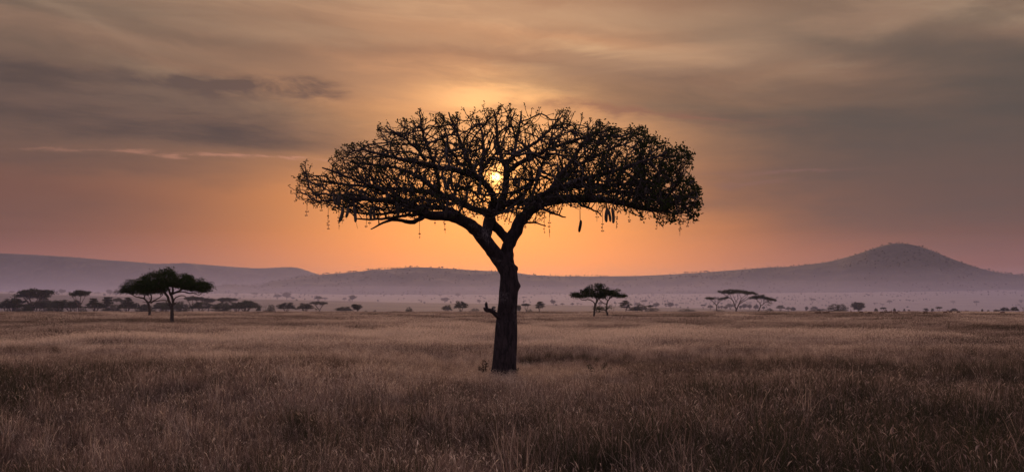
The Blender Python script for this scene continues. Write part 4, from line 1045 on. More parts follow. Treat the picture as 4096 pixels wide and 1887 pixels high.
T_ = [
 # left woodland
 ('umb', 54, 216, 1152, 700, "broad many-branched umbrella acacia, widest and tallest of the far left woodland", G1),
 ('umb', 60, 200, 1168, 730, "second flat crown showing just below the widest acacia of the far left woodland", G1),
 ('dome', -10, 106, 1188, 690, "low wide grey acacia cut by the left photo edge", G1),
 ('layer', 50, 84, 1198, 650, "narrow dark tree in front of the widest acacia, nearer the left photo edge", G1),
 ('bush', 88, 128, 1211, 655, "round dark bush at the foot of the widest left acacia, on its left side", G1),
 ('bush', 158, 170, 1239, 630, "tiny dark shrub at the grass edge right of the widest left acacia", G1),
 ('dome', 140, 206, 1186, 760, "hazy layered acacia tucked under the right side of the widest left acacia", G1),
 ('dome', 172, 300, 1195, 720, "low spreading acacia between the widest left acacia and the slim umbrella one", G1),
 ('layer', 216, 258, 1204, 650, "dark ragged tree just left of the slim tall umbrella acacia", G1),
 ('umb', 273, 365, 1159, 645, "slim tall umbrella acacia with dark flat crown, left of the big left pair", G1),
 ('dome', 272, 330, 1196, 780, "pale hazy acacia behind the trunk of the slim tall umbrella acacia", G1),
 ('layer', 350, 396, 1193, 660, "dark layered tree just right of the slim tall umbrella acacia", G1),
 ('layer', 401, 462, 1188, 690, "tall layered grey tree halfway between slim umbrella acacia and big left pair", G1),
 ('umb', 452, 494, 1189, 820, "pale flat crown partly behind the trees left of the big left pair", G1),
 ('layer', 486, 534, 1190, 665, "dark tall layered tree just left of the smaller acacia of the left pair", G1),
 ('dome', 528, 562, 1208, 700, "low dark domed tree touching the left side of the smaller left pair trunk", G1),
 ('dome', 556, 606, 1212, 720, "domed grey tree directly behind the trunk of the smaller left pair acacia", G1),
 ('dome', 610, 682, 1207, 730, "wide low canopy seen between the two trunks of the left pair", G1),
 ('dome', 640, 700, 1214, 690, "low bushy tree close to the left of the front left pair trunk", G1),
 ('dome', 694, 742, 1201, 715, "grey domed tree close to the right of the front left pair trunk", G1),
 ('umb', 730, 816, 1182, 760, "large hazy acacia under the right end of the front left pair crown", G1),
 ('umb', 798, 864, 1189, 780, "hazy open acacia right of the left pair, tilted limbs showing", G1),
 ('layer', 782, 812, 1207, 690, "small dark layered tree right of the front left pair trunk", G1),
 ('umb', 852, 876, 1228, 640, "little dark sapling with flat top before the wide grey thicket right of the left pair", G1),
 ('umb', 866, 950, 1187, 790, "tallest flat crown above the wide grey thicket right of the left pair", G1),
 ('dome', 846, 930, 1205, 730, "left half of the wide grey thicket right of the left pair", G1),
 ('dome', 905, 990, 1205, 760, "middle of the wide grey thicket right of the left pair", G1),
 ('dome', 950, 1030, 1197, 730, "right half of the wide grey thicket right of the left pair", G1),
 ('dome', 1022, 1046, 1225, 720, "small drooping tree at the right end of the wide grey thicket", G1),
 ('bare', 1048, 1077, 1200, 700, "bare forked dead tree beside the dark stacked bush, left of centre", G5),
 ('bush', 1066, 1102, 1213, 690, "dark stacked bush right of the bare forked dead tree", G5),
 ('dome', 1100, 1190, 1206, 700, "wide domed acacia on spread stems right of the dark stacked bush", G5),
 ('umb', 1180, 1262, 1209, 690, "slanting flat acacia between the wide domed acacia and a hazy taller one", G5),
 ('umb', 1236, 1312, 1203, 760, "hazy taller acacia behind the slanting flat one, left of centre", G5),
 ('umb', 1207, 1217, 1236, 650, "tiny dark sapling under the slanting flat acacia", G5),
 ('umb', 1258, 1272, 1234, 640, "tiny palm-like dark sapling under the hazy taller acacia", G5),
 ('umb', 1346, 1357, 1232, 640, "tiny dark sapling standing before the low hazy umbrella left of centre", G5),
 ('umb', 1334, 1418, 1224, 760, "low hazy two-tier umbrella acacia left of the small dark round tree", G5),
 ('mound', 1354, 1418, 1240, 740, "flat hazy thicket under the low two-tier umbrella acacia", G5),
 ('round', 1404, 1451, 1214, 640, "small dark round two-stemmed tree standing alone on the grass edge left of centre", G5),
 ('bush', 1456, 1472, 1240, 720, "faint little shrub right of the small dark round tree", G5),
 ('bush', 1493, 1507, 1238, 715, "faint taller shrub further right of the small dark round tree", G5),
 ('mound', 1516, 1560, 1244, 700, "low shrub row left of the rounded brown bush", G5),
 ('mound', 1555, 1606, 1241, 700, "taller low shrub row touching left of the rounded brown bush", G5),
 ('bush', 1619, 1653, 1226, 660, "rounded brown bush standing alone left of centre", G5),
 ('bare', 1683, 1692, 1240, 640, "tiny dead stump with one twig left of the domed acacia by the main trunk", G5),
 ('bare', 1722, 1736, 1238, 645, "tiny bent dead sapling left of the domed acacia by the main trunk", G5),
 ('dome', 1810, 1877, 1200, 680, "dark domed acacia left of the main trunk", G5),
 ('dome', 1764, 1812, 1217, 760, "paler acacia leaning against the left side of the domed acacia by the main trunk", G5),
 ('mound', 1872, 1926, 1229, 780, "pale low thicket on the right side of the domed acacia by the main trunk", G5),
 ('layer', 1962, 1990, 1224, 720, "small hazy tree behind the broken branch stub of the main trunk", G5),
 ('round', 2064, 2086, 1219, 700, "slim tree half hidden by the right side of the main trunk", G4),
 ('umb', 2084, 2123, 1212, 690, "small fan shaped tree just right of the main trunk", G4),
 ('layer', 2132, 2190, 1206, 660, "dark fan shaped tree on several stems right of the main trunk", G4),
 ('mound', 2100, 2136, 1233, 780, "pale low scrub between the two fan shaped trees right of the main trunk", G4),
 ('bare', 2436, 2474, 1203, 700, "pale bare tree right of the middle distance pair", G4),
 ('layer', 2467, 2534, 1202, 680, "dark tiered acacia right of the middle distance pair", G4),
 ('umb', 2510, 2576, 1226, 690, "low spreading acacia right of the dark tiered one", G4),
 ('mound', 2570, 2648, 1227, 690, "smooth dark low dome at the right end of the tiered acacia group", G4),
 ('dome', 2535, 2592, 1216, 770, "hazy crown behind the low spreading acacia of the tiered group", G4),
 ('umb', 2586, 2616, 1218, 760, "hazy flat crown peeping over the smooth dark low dome", G4),
 ('mound', 2700, 2792, 1232, 690, "dark low thicket alone between the tiered group and the three umbrella trees", G4),
 ('mound', 2842, 2906, 1236, 700, "low flat thicket behind the slender V forked acacia", G4),
 ('bush', 3057, 3096, 1231, 690, "greyish bush below the drooping tuft of the leaning acacia", G4),
 ('bare', 2922, 2934, 1233, 660, "thin dead twigs standing left of the tallest umbrella acacia's trunk", G4),
 ('bare', 2954, 2966, 1236, 680, "thin dead twigs standing right of the tallest umbrella acacia's trunk", G4),
 ('bush', 3303, 3400, 1211, 650, "big dark round bush, darkest mass below the pointed hill", G4),
 ('mound', 3222, 3306, 1239, 640, "flat dark thicket touching the left side of the big dark round bush", G4),
 ('round', 3400, 3462, 1206, 820, "large hazy round tree right of the big dark round bush", G4),
 ('bare', 3184, 3202, 1239, 635, "leaning dark dead stump left of the flat dark thicket", G4),
 ('bush', 3448, 3476, 1242, 760, "low hazy scrub right of the large hazy round tree", G4),
 ('round', 3496, 3515, 1231, 860, "small hazy round tree, first past the large hazy round tree", G4),
 ('umb', 3518, 3548, 1228, 860, "small hazy flat topped tree, second past the large hazy round tree", G4),
 ('round', 3536, 3549, 1238, 840, "little hazy tree under the right edge of a small flat topped one below the hill", G4),
 ('round', 3572, 3586, 1231, 850, "narrow hazy tree below the left flank of the pointed hill peak", G4),
 ('bush', 3586, 3602, 1238, 800, "small darker shrub right of the narrow hazy tree below the hill peak", G4),
 ('layer', 3611, 3623, 1234, 850, "square hazy little tree directly below the pointed hill peak", G4),
 ('umb', 3630, 3642, 1238, 860, "tiny hazy flat tree right of the square one below the hill peak", G4),
 ('bush', 3664, 3681, 1242, 820, "low hazy slanted scrub right of the hill peak's foot", G4),
 ('layer', 3685, 3720, 1232, 830, "blocky hazy tree with level top below the right slope of the hill", G4),
 ('layer', 3721, 3739, 1233, 840, "narrow hazy tree right of the blocky level topped one", G4),
 ('umb', 3742, 3769, 1225, 830, "slim hazy umbrella tree with visible stem below the right hill slope", G4),
 ('bush', 3764, 3777, 1241, 840, "small hazy shrub right of the slim hazy umbrella tree", G4),
 ('bush', 3783, 3798, 1237, 830, "small hazy shrub left of the wide hazy acacia near the right edge", G4),
 ('dome', 3796, 3834, 1231, 810, "wide hazy acacia below the far right end of the hill", G4),
 ('mound', 3828, 3857, 1240, 810, "low hazy scrub right of the wide hazy acacia near the right edge", G4),
 ('umb', 3859, 3868, 1240, 830, "tiny hazy tree, first after the low scrub near the right edge", G4),
 ('umb', 3869, 3876, 1241, 830, "tiny hazy tree, second after the low scrub near the right edge", G4),
 ('bush', 3880, 3893, 1243, 800, "small hazy bush alone in the gap near the right edge", G4),
 ('round', 3924, 3934, 1235, 820, "lollipop shaped hazy tree near the right edge", G4),
 ('bush', 3945, 3961, 1237, 820, "hazy leaning shrub left of the last trees by the right edge", G4),
 ('dome', 3972, 3998, 1236, 740, "first dark low tree of the cluster at the right photo edge", G4),
 ('dome', 3998, 4038, 1227, 730, "second and widest domed tree of the cluster at the right photo edge", G4),
 ('dome', 4038, 4078, 1224, 740, "third domed tree of the cluster at the right photo edge", G4),
 ('bare', 4062, 4124, 1206, 690, "bare many-stemmed tree cut by the right photo edge", G4),
 # understorey of the left woodland
 ('dome', -14, 66, 1203, 675, "low grey scrub at the left photo edge under the wide cut acacia", G1),
 ('bush', 52, 136, 1215, 690, "low grey scrub behind the round dark bush of the far left woodland", G1),
 ('dome', 106, 196, 1203, 700, "low grey scrub around the trunk of the widest left acacia", G1),
 ('bush', 174, 256, 1213, 680, "low grey scrub left of the dark ragged tree in the left woodland", G1),
 ('dome', 234, 324, 1201, 690, "low grey scrub between the dark ragged tree and the slim umbrella acacia", G1),
 ('mound', 312, 352, 1226, 690, "dark low scrub at the foot of the slim tall umbrella acacia", G1),
 ('dome', 339, 426, 1203, 695, "low grey scrub under the layered trees right of the slim umbrella acacia", G1),
 ('bush', 404, 496, 1213, 685, "low grey scrub halfway between slim umbrella acacia and left pair", G1),
 ('dome', 464, 551, 1203, 695, "low grey scrub left of the smaller left pair trunk", G1),
 ('bush', 534, 626, 1215, 690, "low grey scrub around the smaller left pair trunk", G1),
 ('dome', 606, 706, 1205, 700, "low grey scrub filling the gap between the left pair trunks", G1),
 ('bush', 684, 776, 1211, 690, "low grey scrub just right of the front left pair trunk", G1),
 ('dome', 754, 856, 1205, 700, "low grey scrub under the hazy open acacia right of the left pair", G1),
 ('bush', 834, 936, 1211, 690, "low dark scrub under the left half of the wide grey thicket", G1),
 ('dome', 919, 1046, 1201, 695, "low dark scrub under the right half of the wide grey thicket", G1),
 ('mound', 1040, 1100, 1236, 735, "thin low scrub between the bare forked tree and the stacked bush", G1),
 # rising middle plain
 ('round', 230, 263, 1156, 1177, "pale round tree on the ridge line between the left acacia crowns", G2),
 ('bush', 217, 238, 1168, 1178, "pale shrub beside the round tree on the left ridge line", G2),
 ('umb', 32, 60, 1162, 1173, "pale flat tree on the ridge line behind the widest left acacia", G2),
 ('umb', 268, 284, 1165, 1177, "pale flat tree on the ridge line touching the slim umbrella acacia", G2),
 ('umb', 374, 386, 1168, 1180, "pale little tree, left one of two on the ridge right of the slim umbrella acacia", G2),
 ('umb', 386, 400, 1168, 1180, "pale little tree, right one of two on the ridge right of the slim umbrella acacia", G2),
 ('bush', 409, 423, 1172, 1182, "pale shrub on the ridge left of two round trees by the left pair", G2),
 ('round', 422, 450, 1157, 1181, "left of two pale round trees on the ridge left of the left pair crown", G2),
 ('round', 449, 477, 1162, 1184, "right of two pale round trees on the ridge left of the left pair crown", G2),
 ('umb', 935, 953, 1171, 1187, "very pale thin tree on the bright plain above the grey thicket, left one", G3),
 ('umb', 1004, 1032, 1170, 1190, "very pale open tree on the bright plain above the grey thicket, right one", G3),
 ('bush', 952, 965, 1188, 1193, "tiny dark mound on the bright plain above the grey thicket", G2),
 ('dome', 1090, 1128, 1173, 1196, "left of two pale trees side by side on the bright plain above the domed acacia", G2),
 ('round', 1127, 1166, 1168, 1198, "right and taller of two pale trees on the bright plain above the domed acacia", G2),
 ('umb', 1162, 1181, 1187, 1198, "small grey tree right of the two pale trees on the bright plain", G2),
 ('bush', 1180, 1192, 1194, 1202, "small grey shrub right of the two pale trees on the bright plain", G2),
 ('umb', 1253, 1293, 1181, 1204, "pale open acacia on the ridge above the hazy taller acacia", G2),
 ('umb', 1287, 1313, 1188, 1200, "pale small flat tree touching the open acacia on the ridge", G2),
 ('umb', 1367, 1389, 1189, 1202, "pale flat tree left of the round one above the small dark round tree", G2),
 ('round', 1392, 1425, 1180, 1204, "pale round tree on the ridge above the small dark round tree", G2),
 ('bush', 1390, 1404, 1194, 1203, "little grey bush at the foot of the pale round ridge tree", G2),
 ('bare', 1414, 1424, 1198, 1210, "tiny grey snag straight above the small dark round tree", G2),
 ('bush', 1506, 1516, 1197, 1204, "tiny grey shrub on the middle ridge above the low shrub row", G2),
 ('bare', 1642, 1651, 1197, 1210, "tiny grey snag on the ridge above the rounded brown bush", G2),
 ('umb', 1670, 1682, 1197, 1208, "tiny grey tree on the ridge right of the rounded brown bush", G2),
 ('bush', 1681, 1689, 1198, 1209, "tiny grey leaning shrub beside a tiny tree right of the rounded brown bush", G2),
 ('bush', 1692, 1703, 1206, 1212, "tiny grey low shrub on the ridge left of the domed acacia", G2),
 ('bare', 1706, 1713, 1202, 1213, "tiny upright snag on the ridge left of the domed acacia", G2),
 ('round', 1760, 1800, 1189, 1210, "pale open broad tree on the ridge above the domed acacia's left side", G2),
 ('bush', 1799, 1807, 1201, 1212, "tiny grey shrub between the pale open tree and the domed acacia", G2),
 ('umb', 1750, 1770, 1176, 1189, "very faint umbrella tree high on the misty plain left of the main trunk", G3),
 ('umb', 1818, 1846, 1171, 1187, "very faint wider umbrella tree on the misty plain above the domed acacia", G3),
 ('umb', 1912, 1930, 1182, 1194, "very faint umbrella tree near the left side of the main trunk", G3),
 ('round', 1906, 1926, 1197, 1213, "pale ragged tree near the left side of the main trunk", G2),
 ('umb', 2086, 2104, 1186, 1200, "very faint umbrella tree near the right side of the main trunk", G3),
 ('layer', 2089, 2100, 1202, 1217, "pale narrow tree above the small fan shaped tree by the main trunk", G2),
 ('round', 2200, 2225, 1198, 1220, "pale round tree right of the dark fan shaped tree", G2),
 ('bush', 2218, 2230, 1214, 1221, "pale small shrub at the foot of the pale round tree", G2),
 ('umb', 2240, 2259, 1211, 1221, "pale low tree, first in the row left of the middle distance pair", G2),
 ('umb', 2280, 2298, 1210, 1221, "pale low tree, second in the row left of the middle distance pair", G2),
 ('umb', 2303, 2319, 1211, 1222, "pale low tree, third in the row left of the middle distance pair", G2),
 ('umb', 2319, 2329, 1213, 1222, "pale tiny tree, last in the row left of the middle distance pair", G2),
 ('dome', 2390, 2412, 1204, 1224, "pale tree seen between the two trunks of the middle distance pair", G2),
 ('umb', 2454, 2466, 1208, 1226, "pale thin tree behind the pale bare tree right of the pair", G2),
 ('dome', 2533, 2570, 1209, 1228, "pale broad dome behind the tiered acacia group", G2),
 ('umb', 2562, 2592, 1199, 1226, "pale open umbrella tree above the tiered acacia group", G2),
 ('round', 2610, 2641, 1210, 1232, "pale blocky tree just right of the tiered acacia group", G2),
 ('layer', 2654, 2672, 1212, 1232, "pale ragged tree, left part of the pale clump in the open gap", G2),
 ('round', 2666, 2697, 1209, 1232, "pale rounded tree, tallest of the pale clump in the open gap", G2),
 ('umb', 2697, 2714, 1215, 1231, "pale neat tree right of the pale clump in the open gap", G2),
 ('bush', 2718, 2725, 1224, 1231, "tiny pale shrub right of the pale clump in the open gap", G2),
 ('bush', 2747, 2756, 1225, 1232, "tiny pale shrub showing above the dark low thicket", G2),
 ('umb', 2800, 2827, 1217, 1237, "pale tree, left one of two left of the slender V forked acacia", G2),
 ('dome', 2829, 2854, 1218, 1238, "pale tree, right one of two left of the slender V forked acacia", G2),
 ('round', 2869, 2882, 1221, 1236, "pale small tree just right of the slender V forked trunk", G2),
 ('round', 2880, 2893, 1221, 1237, "pale second small tree right of the slender V forked trunk", G2),
 ('round', 2891, 2914, 1223, 1238, "pale bushy tree halfway between the V forked and tallest trunks", G2),
 ('dome', 2900, 2942, 1213, 1237, "pale broad flat crown left of the tallest umbrella acacia's trunk", G2),
 ('round', 2954, 2970, 1221, 1238, "pale bushy tree close to the right of the tallest umbrella trunk", G2),
 ('round', 2965, 2990, 1214, 1238, "pale highest bushy tree right of the tallest umbrella trunk", G2),
 ('round', 2987, 3010, 1217, 1238, "pale bushy tree midway between the tallest and leaning trunks", G2),
 ('round', 3009, 3036, 1217, 1239, "pale bushy tree just left of the leaning acacia trunk", G2),
 ('dome', 3046, 3062, 1223, 1240, "pale rounded tree under the leaning acacia's crown", G2),
 ('dome', 3100, 3144, 1218, 1243, "pale wide tree right of the leaning acacia, with one flat wing", G2),
 ('dome', 3142, 3164, 1226, 1244, "pale bushy tree, left of two before the leaning stump", G2),
 ('round', 3162, 3188, 1227, 1245, "pale bushy tree, right of two before the leaning stump", G2),
 ('umb', 3239, 3265, 1193, 1217, "pale two-lobed umbrella tree high on the misty plain below the hill", G3),
 ('round', 3218, 3234, 1225, 1246, "pale narrow tree behind the flat dark thicket", G2),
 ('umb', 3238, 3276, 1223, 1245, "pale slanted flat topped tree behind the flat dark thicket", G2),
 ('dome', 3264, 3306, 1233, 1246, "pale low trees' mass left of the big dark round bush", G2),
 ('umb', 3522, 3538, 1215, 1226, "faint small flat tree on the misty plain, lower of two past the large round tree", G3),
 ('umb', 3546, 3571, 1199, 1214, "faint flat tree on the misty plain, upper of two right of the large round tree", G3),
 ('bush', 3625, 3636, 1223, 1230, "faint tiny shrub floating on the misty plain below the hill peak", G3),
 ('umb', 3803, 3824, 1203, 1218, "faint umbrella tree on the misty plain near the right edge, single crown", G3),
 ('umb', 3891, 3919, 1203, 1222, "faint double crowned umbrella tree on the misty plain near the right edge", G3),
 ('umb', 4074, 4094, 1199, 1215, "faint umbrella tree above the bare many-stemmed tree at the right edge", G3),
]
for rec in T_: put_tree(*rec)

# ------------------------------------------------------------------ scrub on the hills and along their skyline: too many to count
def scatter(name, pts, scl, rot, vid, protos, mat, tint=None):
    me = bpy.data.meshes.new(name); n = len(pts)
    me.vertices.add(n); me.vertices.foreach_set("co", np.asarray(pts, np.float32).ravel())
    for nm, arr_, ty in (("scl", scl, 'FLOAT'), ("rot", rot, 'FLOAT'), ("vid", vid, 'INT'), ("tint", tint if tint is not None else np.zeros(n), 'FLOAT')):
        a = me.attributes.new(nm, ty, 'POINT'); a.data.foreach_set("value", np.asarray(arr_, np.int32 if ty == 'INT' else np.float32))
    me.materials.append(mat)
    o = add_obj(name, me)
    coll = bpy.data.collections.new(name + "_shapes")
    for i, pm_ in enumerate(protos):
        po = bpy.data.objects.new("%s_shape_%02d" % (name, i), pm_); coll.objects.link(po)
    ng = bpy.data.node_groups.new(name, 'GeometryNodeTree')
    ng.interface.new_socket(name="Geometry", in_out='INPUT', socket_type='NodeSocketGeometry')
    ng.interface.new_socket(name="Geometry", in_out='OUTPUT', socket_type='NodeSocketGeometry')
    N = ng.nodes.new; L = ng.links.new
    gi = N('NodeGroupInput'); go = N('NodeGroupOutput'); iop = N('GeometryNodeInstanceOnPoints'); ci = N('GeometryNodeCollectionInfo')
    ci.inputs['Collection'].default_value = coll; ci.inputs['Separate Children'].default_value = True; ci.inputs['Reset Children'].default_value = True
    def attr(nm, ty):
        a = N('GeometryNodeInputNamedAttribute'); a.data_type = ty; a.inputs['Name'].default_value = nm; return a.outputs['Attribute']
    iop.inputs['Pick Instance'].default_value = True
    cx = N('ShaderNodeCombineXYZ'); L(attr("rot", 'FLOAT'), cx.inputs[2])
    L(gi.outputs[0], iop.inputs['Points']); L(ci.outputs[0], iop.inputs['Instance']); L(attr("vid", 'INT'), iop.inputs['Instance Index'])
    er = N('FunctionNodeEulerToRotation'); L(cx.outputs[0], er.inputs[0]); L(er.outputs[0], iop.inputs['Rotation'])
    sc_ = attr("scl", 'FLOAT'); L(sc_, iop.inputs['Scale'])
    L(iop.outputs[0], go.inputs[0])
    md = o.modifiers.new("scatter", 'NODES'); md.node_group = ng
    tag(o, kind="stuff")
    return o
srng = np.random.default_rng(9)
def hill_pts(H, n, crest_n, smin, smax):
    X, Yv, Z = H; r, c = X.shape; P_ = []
    S_ = []
    for k in range(n + crest_n):
        crest = k >= n
        if crest: i = 45 - int(abs(srng.normal(0, 1.6)))
        else:
            i = int(srng.integers(2, 46))
        j = int(srng.integers(0, c - 1)); i = min(i, 45); f = srng.random()
        p = np.array([X[i, j] * (1 - f) + X[i, j + 1] * f, Yv[i, j] * (1 - f) + Yv[i, j + 1] * f, Z[i, j] * (1 - f) + Z[i, j + 1] * f])
        clump = float(fbm(p[:1] * 0.011, p[1:2] * 0.008, 3)[0])
        if not crest and srng.random() > np.clip((clump - 0.36) * 3.2, 0.05, 1): continue
        if crest and srng.random() > np.clip((float(vnoise(p[:1] * 0.016, p[:1] * 0)[0]) - 0.18) * 2.0, 0.1, 1): continue
        P_.append(p); S_.append(srng.uniform(smin, smax) * (1.25 if crest and srng.random() < .2 else 1))
    return np.array(P_), np.array(S_)
bush_protos = []
for kind in ('umb', 'layer', 'round', 'bush', 'dome'):
    for wd, lf in PROTO[kind][:2]:
        n_w = len(wd.vertices); co = np.zeros(len(lf.vertices) * 3, np.float32); lf.vertices.foreach_get("co", co); co = co.reshape(-1, 4, 3)[::5].reshape(-1, 3)
        cw = co[:, :] * 1.0
        ctr = cw.reshape(-1, 4, 3).mean(1, keepdims=True); cw = (ctr + (cw.reshape(-1, 4, 3) - ctr) * 2.0).reshape(-1, 3)
        cw[:, :2] *= 1.15
        mbs = MB(); mbs.add(cw, np.arange(len(cw)).reshape(-1, 4)); V, Q, T = tube(np.array([(0, 0, -.1), (0, 0, .75)]), np.array([.03, .015]), 4); mbs.add(V, Q, T)
        bush_protos.append(mbs.mesh("scrub_" + kind, [M_SCRUB], False))
for nm, H, n, cn, a, b in (("hill_scrub", HC, 3400, 330, 2.4, 5.4), ("hill_range_scrub", HL, 1500, 380, 2.4, 4.2)):
    pts, s = hill_pts(H, n, cn, a, b)
    scatter(nm, pts, s, srng.uniform(0, 6.28, len(pts)), srng.integers(0, len(bush_protos), len(pts)), bush_protos, M_SCRUB)
# thin scrub dotting the far plain below the hill
xs, yy = [], []
while len(xs) < 800:
    px = srng.uniform(-100, 4200); D = srng.uniform(1900, 2560)
    if srng.random() > 0.22 + 0.78 * (px > 2500) : continue
    x = (px - 2048) / F * D
    if float(fbm(np.array([x * .006]), np.array([D * .004]), 3)[0]) < 0.46: continue
    xs.append(x); yy.append(D)
xs = np.array(xs); yy = np.array(yy)
scatter("far_plain_scrub", np.stack((xs, yy, ground_z(xs, yy)), 1), srng.uniform(1.4, 3.8, len(xs)), srng.uniform(0, 6.28, len(xs)), srng.integers(0, len(bush_protos), len(xs)), bush_protos, M_SCRUB)
# ------------------------------------------------------------------ grass
grng = np.random.default_rng(3)
def patch(nb, rad, hmin, hmax, wd, heads, lean, seed, clumps=0):
    """one patch of grass: nb separate blades, some stems carrying seed heads"""
    rg = np.random.default_rng(seed)
    if clumps:
        cc = rg.normal(0, rad * .55, (clumps, 2)); b = cc[rg.integers(0, clumps, nb)] + rg.normal(0, rad * .12, (nb, 2))
    else:
        q = np.sqrt(rg.random(nb)) * rad; a = rg.uniform(0, 6.28, nb); b = np.stack((q * np.cos(a), q * np.sin(a)), 1)
    h = rg.uniform(hmin, hmax, nb); az = rg.uniform(0, 6.28, nb); ln = np.abs(rg.normal(0, lean, nb)) * h + 0.04 * h
    wind = np.array((0.06, 0.02))
    t = np.array((0, .4, .75, 1.0)); wt_ = np.array((1.0, .9, .6, .12))
    cx = b[:, 0:1] + (np.cos(az)[:, None] * ln[:, None] + wind[0] * h[:, None]) * t ** 2.2
    cy = b[:, 1:2] + (np.sin(az)[:, None] * ln[:, None] + wind[1] * h[:, None]) * t ** 2.2
    cz = h[:, None] * t * (1 - 0.25 * (ln / h)[:, None] * t)
    fa = rg.uniform(0, 3.14, nb); sx = np.cos(fa)[:, None] * wd * .5 * wt_; sy = np.sin(fa)[:, None] * wd * .5 * wt_
    V = np.stack((np.stack((cx - sx, cy - sy, cz), -1), np.stack((cx + sx, cy + sy, cz), -1)), 2)   # nb,4,2,3
    V = V.reshape(-1, 3)
    i0 = np.arange(nb)[:, None] * 8 + np.arange(3)[None] * 2
    Q = np.stack((i0, i0 + 1, i0 + 3, i0 + 2), -1).reshape(-1, 4)
    val = np.repeat(np.where(rg.random(nb) < .3, rg.uniform(.55, 1.0, nb), rg.uniform(0, .45, nb)), 8)
    mb = MB(); mb.add(V, Q); vals = [val]
    nh = int(nb * heads)
    if nh:
        k = rg.choice(nb, nh, replace=False)
        tip = np.stack((cx[k, 3], cy[k, 3], cz[k, 3]), 1); hl = rg.uniform(.05, .11, nh); hw = wd * rg.uniform(1.1, 2.0, nh)
        d = np.stack((np.cos(az[k]) * .5, np.sin(az[k]) * .5, rg.uniform(.2, .9, nh)), 1); d /= np.linalg.norm(d, axis=1)[:, None]
        for ang in (0, 1.57):
            s = np.stack((np.cos(fa[k] + ang), np.sin(fa[k] + ang), np.zeros(nh)), 1) * hw[:, None] * .5
            m = tip + d * hl[:, None] * .45
            Vh = np.stack((tip - d * .01, m + s, tip + d * hl[:, None] - (0, 0, .02), m - s), 1).reshape(-1, 3)
            mb.add(Vh, np.arange(nh * 4).reshape(-1, 4)); vals.append(np.repeat(rg.uniform(.85, 1.25, nh), 4))
    me = mb.mesh("grass_patch", [M_GRASS], False)
    at_ = me.attributes.new("blade", 'FLOAT', 'POINT'); at_.data.foreach_set("value", np.concatenate(vals).astype(np.float32))
    return me
near_p = [patch(110, .30, .22, .62, .0075, .10, .34, 1), patch(120, .32, .18, .50, .0075, .05, .42, 2), patch(100, .30, .3, .72, .007, .22, .30, 3), patch(110, .30, .2, .55, .008, .08, .5, 4),
          patch(130, .30, .25, .66, .008, .03, .40, 5, 5), patch(120, .34, .2, .58, .0075, .15, .36, 6, 7), patch(90, .34, .3, .8, .007, .35, .28, 7), patch(210, .38, .30, .85, .009, .02, .45, 8, 3)]
mid_p = [patch(210, .9, .25, .62, .016, .25, .32, 11), patch(210, .9, .2, .55, .017, .12, .40, 12), patch(190, .95, .3, .70, .015, .4, .30, 13), patch(210, .85, .2, .5, .018, .05, .45, 14, 9)]
far_p = [patch(330, 2.6, .25, .6, .045, .2, .3, 21), patch(330, 2.8, .2, .5, .05, .1, .35, 22), patch(300, 2.6, .3, .7, .045, .3, .3, 23), patch(330, 2.4, .2, .55, .05, .0, .4, 24, 12)]
def sow(y0, y1, dens, tmax=0.60):
    """random points in the view wedge, thinning out with distance; dens(y) per square metre"""
    out = []
    y = y0
    while y < y1:
        dy = max(0.5, y * 0.03); hw = tmax * (y + dy) + 3
        n = grng.poisson(dens(y) * 2 * hw * dy)
        out.append(np.stack((grng.uniform(-hw, hw, n), grng.uniform(y, y + dy, n)), 1)); y += dy
    return np.concatenate(out)
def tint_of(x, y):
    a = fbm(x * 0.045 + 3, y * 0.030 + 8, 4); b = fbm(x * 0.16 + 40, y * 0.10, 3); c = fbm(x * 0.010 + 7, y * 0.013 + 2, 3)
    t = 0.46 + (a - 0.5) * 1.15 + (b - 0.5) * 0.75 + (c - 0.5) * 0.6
    # paler seeding grass beyond the tree; light dropping towards the sides is painted in
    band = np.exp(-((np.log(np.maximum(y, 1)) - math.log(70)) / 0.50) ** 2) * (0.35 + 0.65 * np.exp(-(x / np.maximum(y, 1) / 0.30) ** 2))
    t = t + 0.60 * band + 0.12 * np.clip((y - 150) / 300, 0, 1) - 0.36 * np.clip((62 - y) / 40, 0, 1)  # last term paints the foreground shade into the blade tint
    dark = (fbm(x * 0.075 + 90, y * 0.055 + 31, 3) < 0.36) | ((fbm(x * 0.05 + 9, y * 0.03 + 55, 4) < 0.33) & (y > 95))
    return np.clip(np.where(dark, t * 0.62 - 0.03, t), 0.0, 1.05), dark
# keep blades out of the big trunk
def clear(p):
    c = at(2012, 1526, YT); return p[np.hypot(p[:, 0] - c[0], p[:, 1] - c[1]) > 0.54]
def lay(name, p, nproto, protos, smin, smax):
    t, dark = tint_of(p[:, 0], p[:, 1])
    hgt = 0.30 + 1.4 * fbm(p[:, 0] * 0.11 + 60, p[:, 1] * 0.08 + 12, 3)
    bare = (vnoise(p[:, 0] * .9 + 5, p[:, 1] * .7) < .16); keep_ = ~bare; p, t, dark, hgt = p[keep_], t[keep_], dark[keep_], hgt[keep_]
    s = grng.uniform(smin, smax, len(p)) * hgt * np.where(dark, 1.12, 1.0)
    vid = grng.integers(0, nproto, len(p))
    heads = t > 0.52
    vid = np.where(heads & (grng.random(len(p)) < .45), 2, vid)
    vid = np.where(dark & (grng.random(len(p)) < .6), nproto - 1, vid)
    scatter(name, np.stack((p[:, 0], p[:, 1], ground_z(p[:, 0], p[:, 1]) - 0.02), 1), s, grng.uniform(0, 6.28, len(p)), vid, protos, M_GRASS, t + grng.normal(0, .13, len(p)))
tc_ = at(2012, 1526, YT)[:2]; ra_ = grng.uniform(-2.9, -0.2, 46); rr_ = grng.uniform(.55, 1.25, 46)
ring = np.stack((tc_[0] + np.cos(ra_) * rr_, tc_[1] + np.sin(ra_) * rr_), 1)
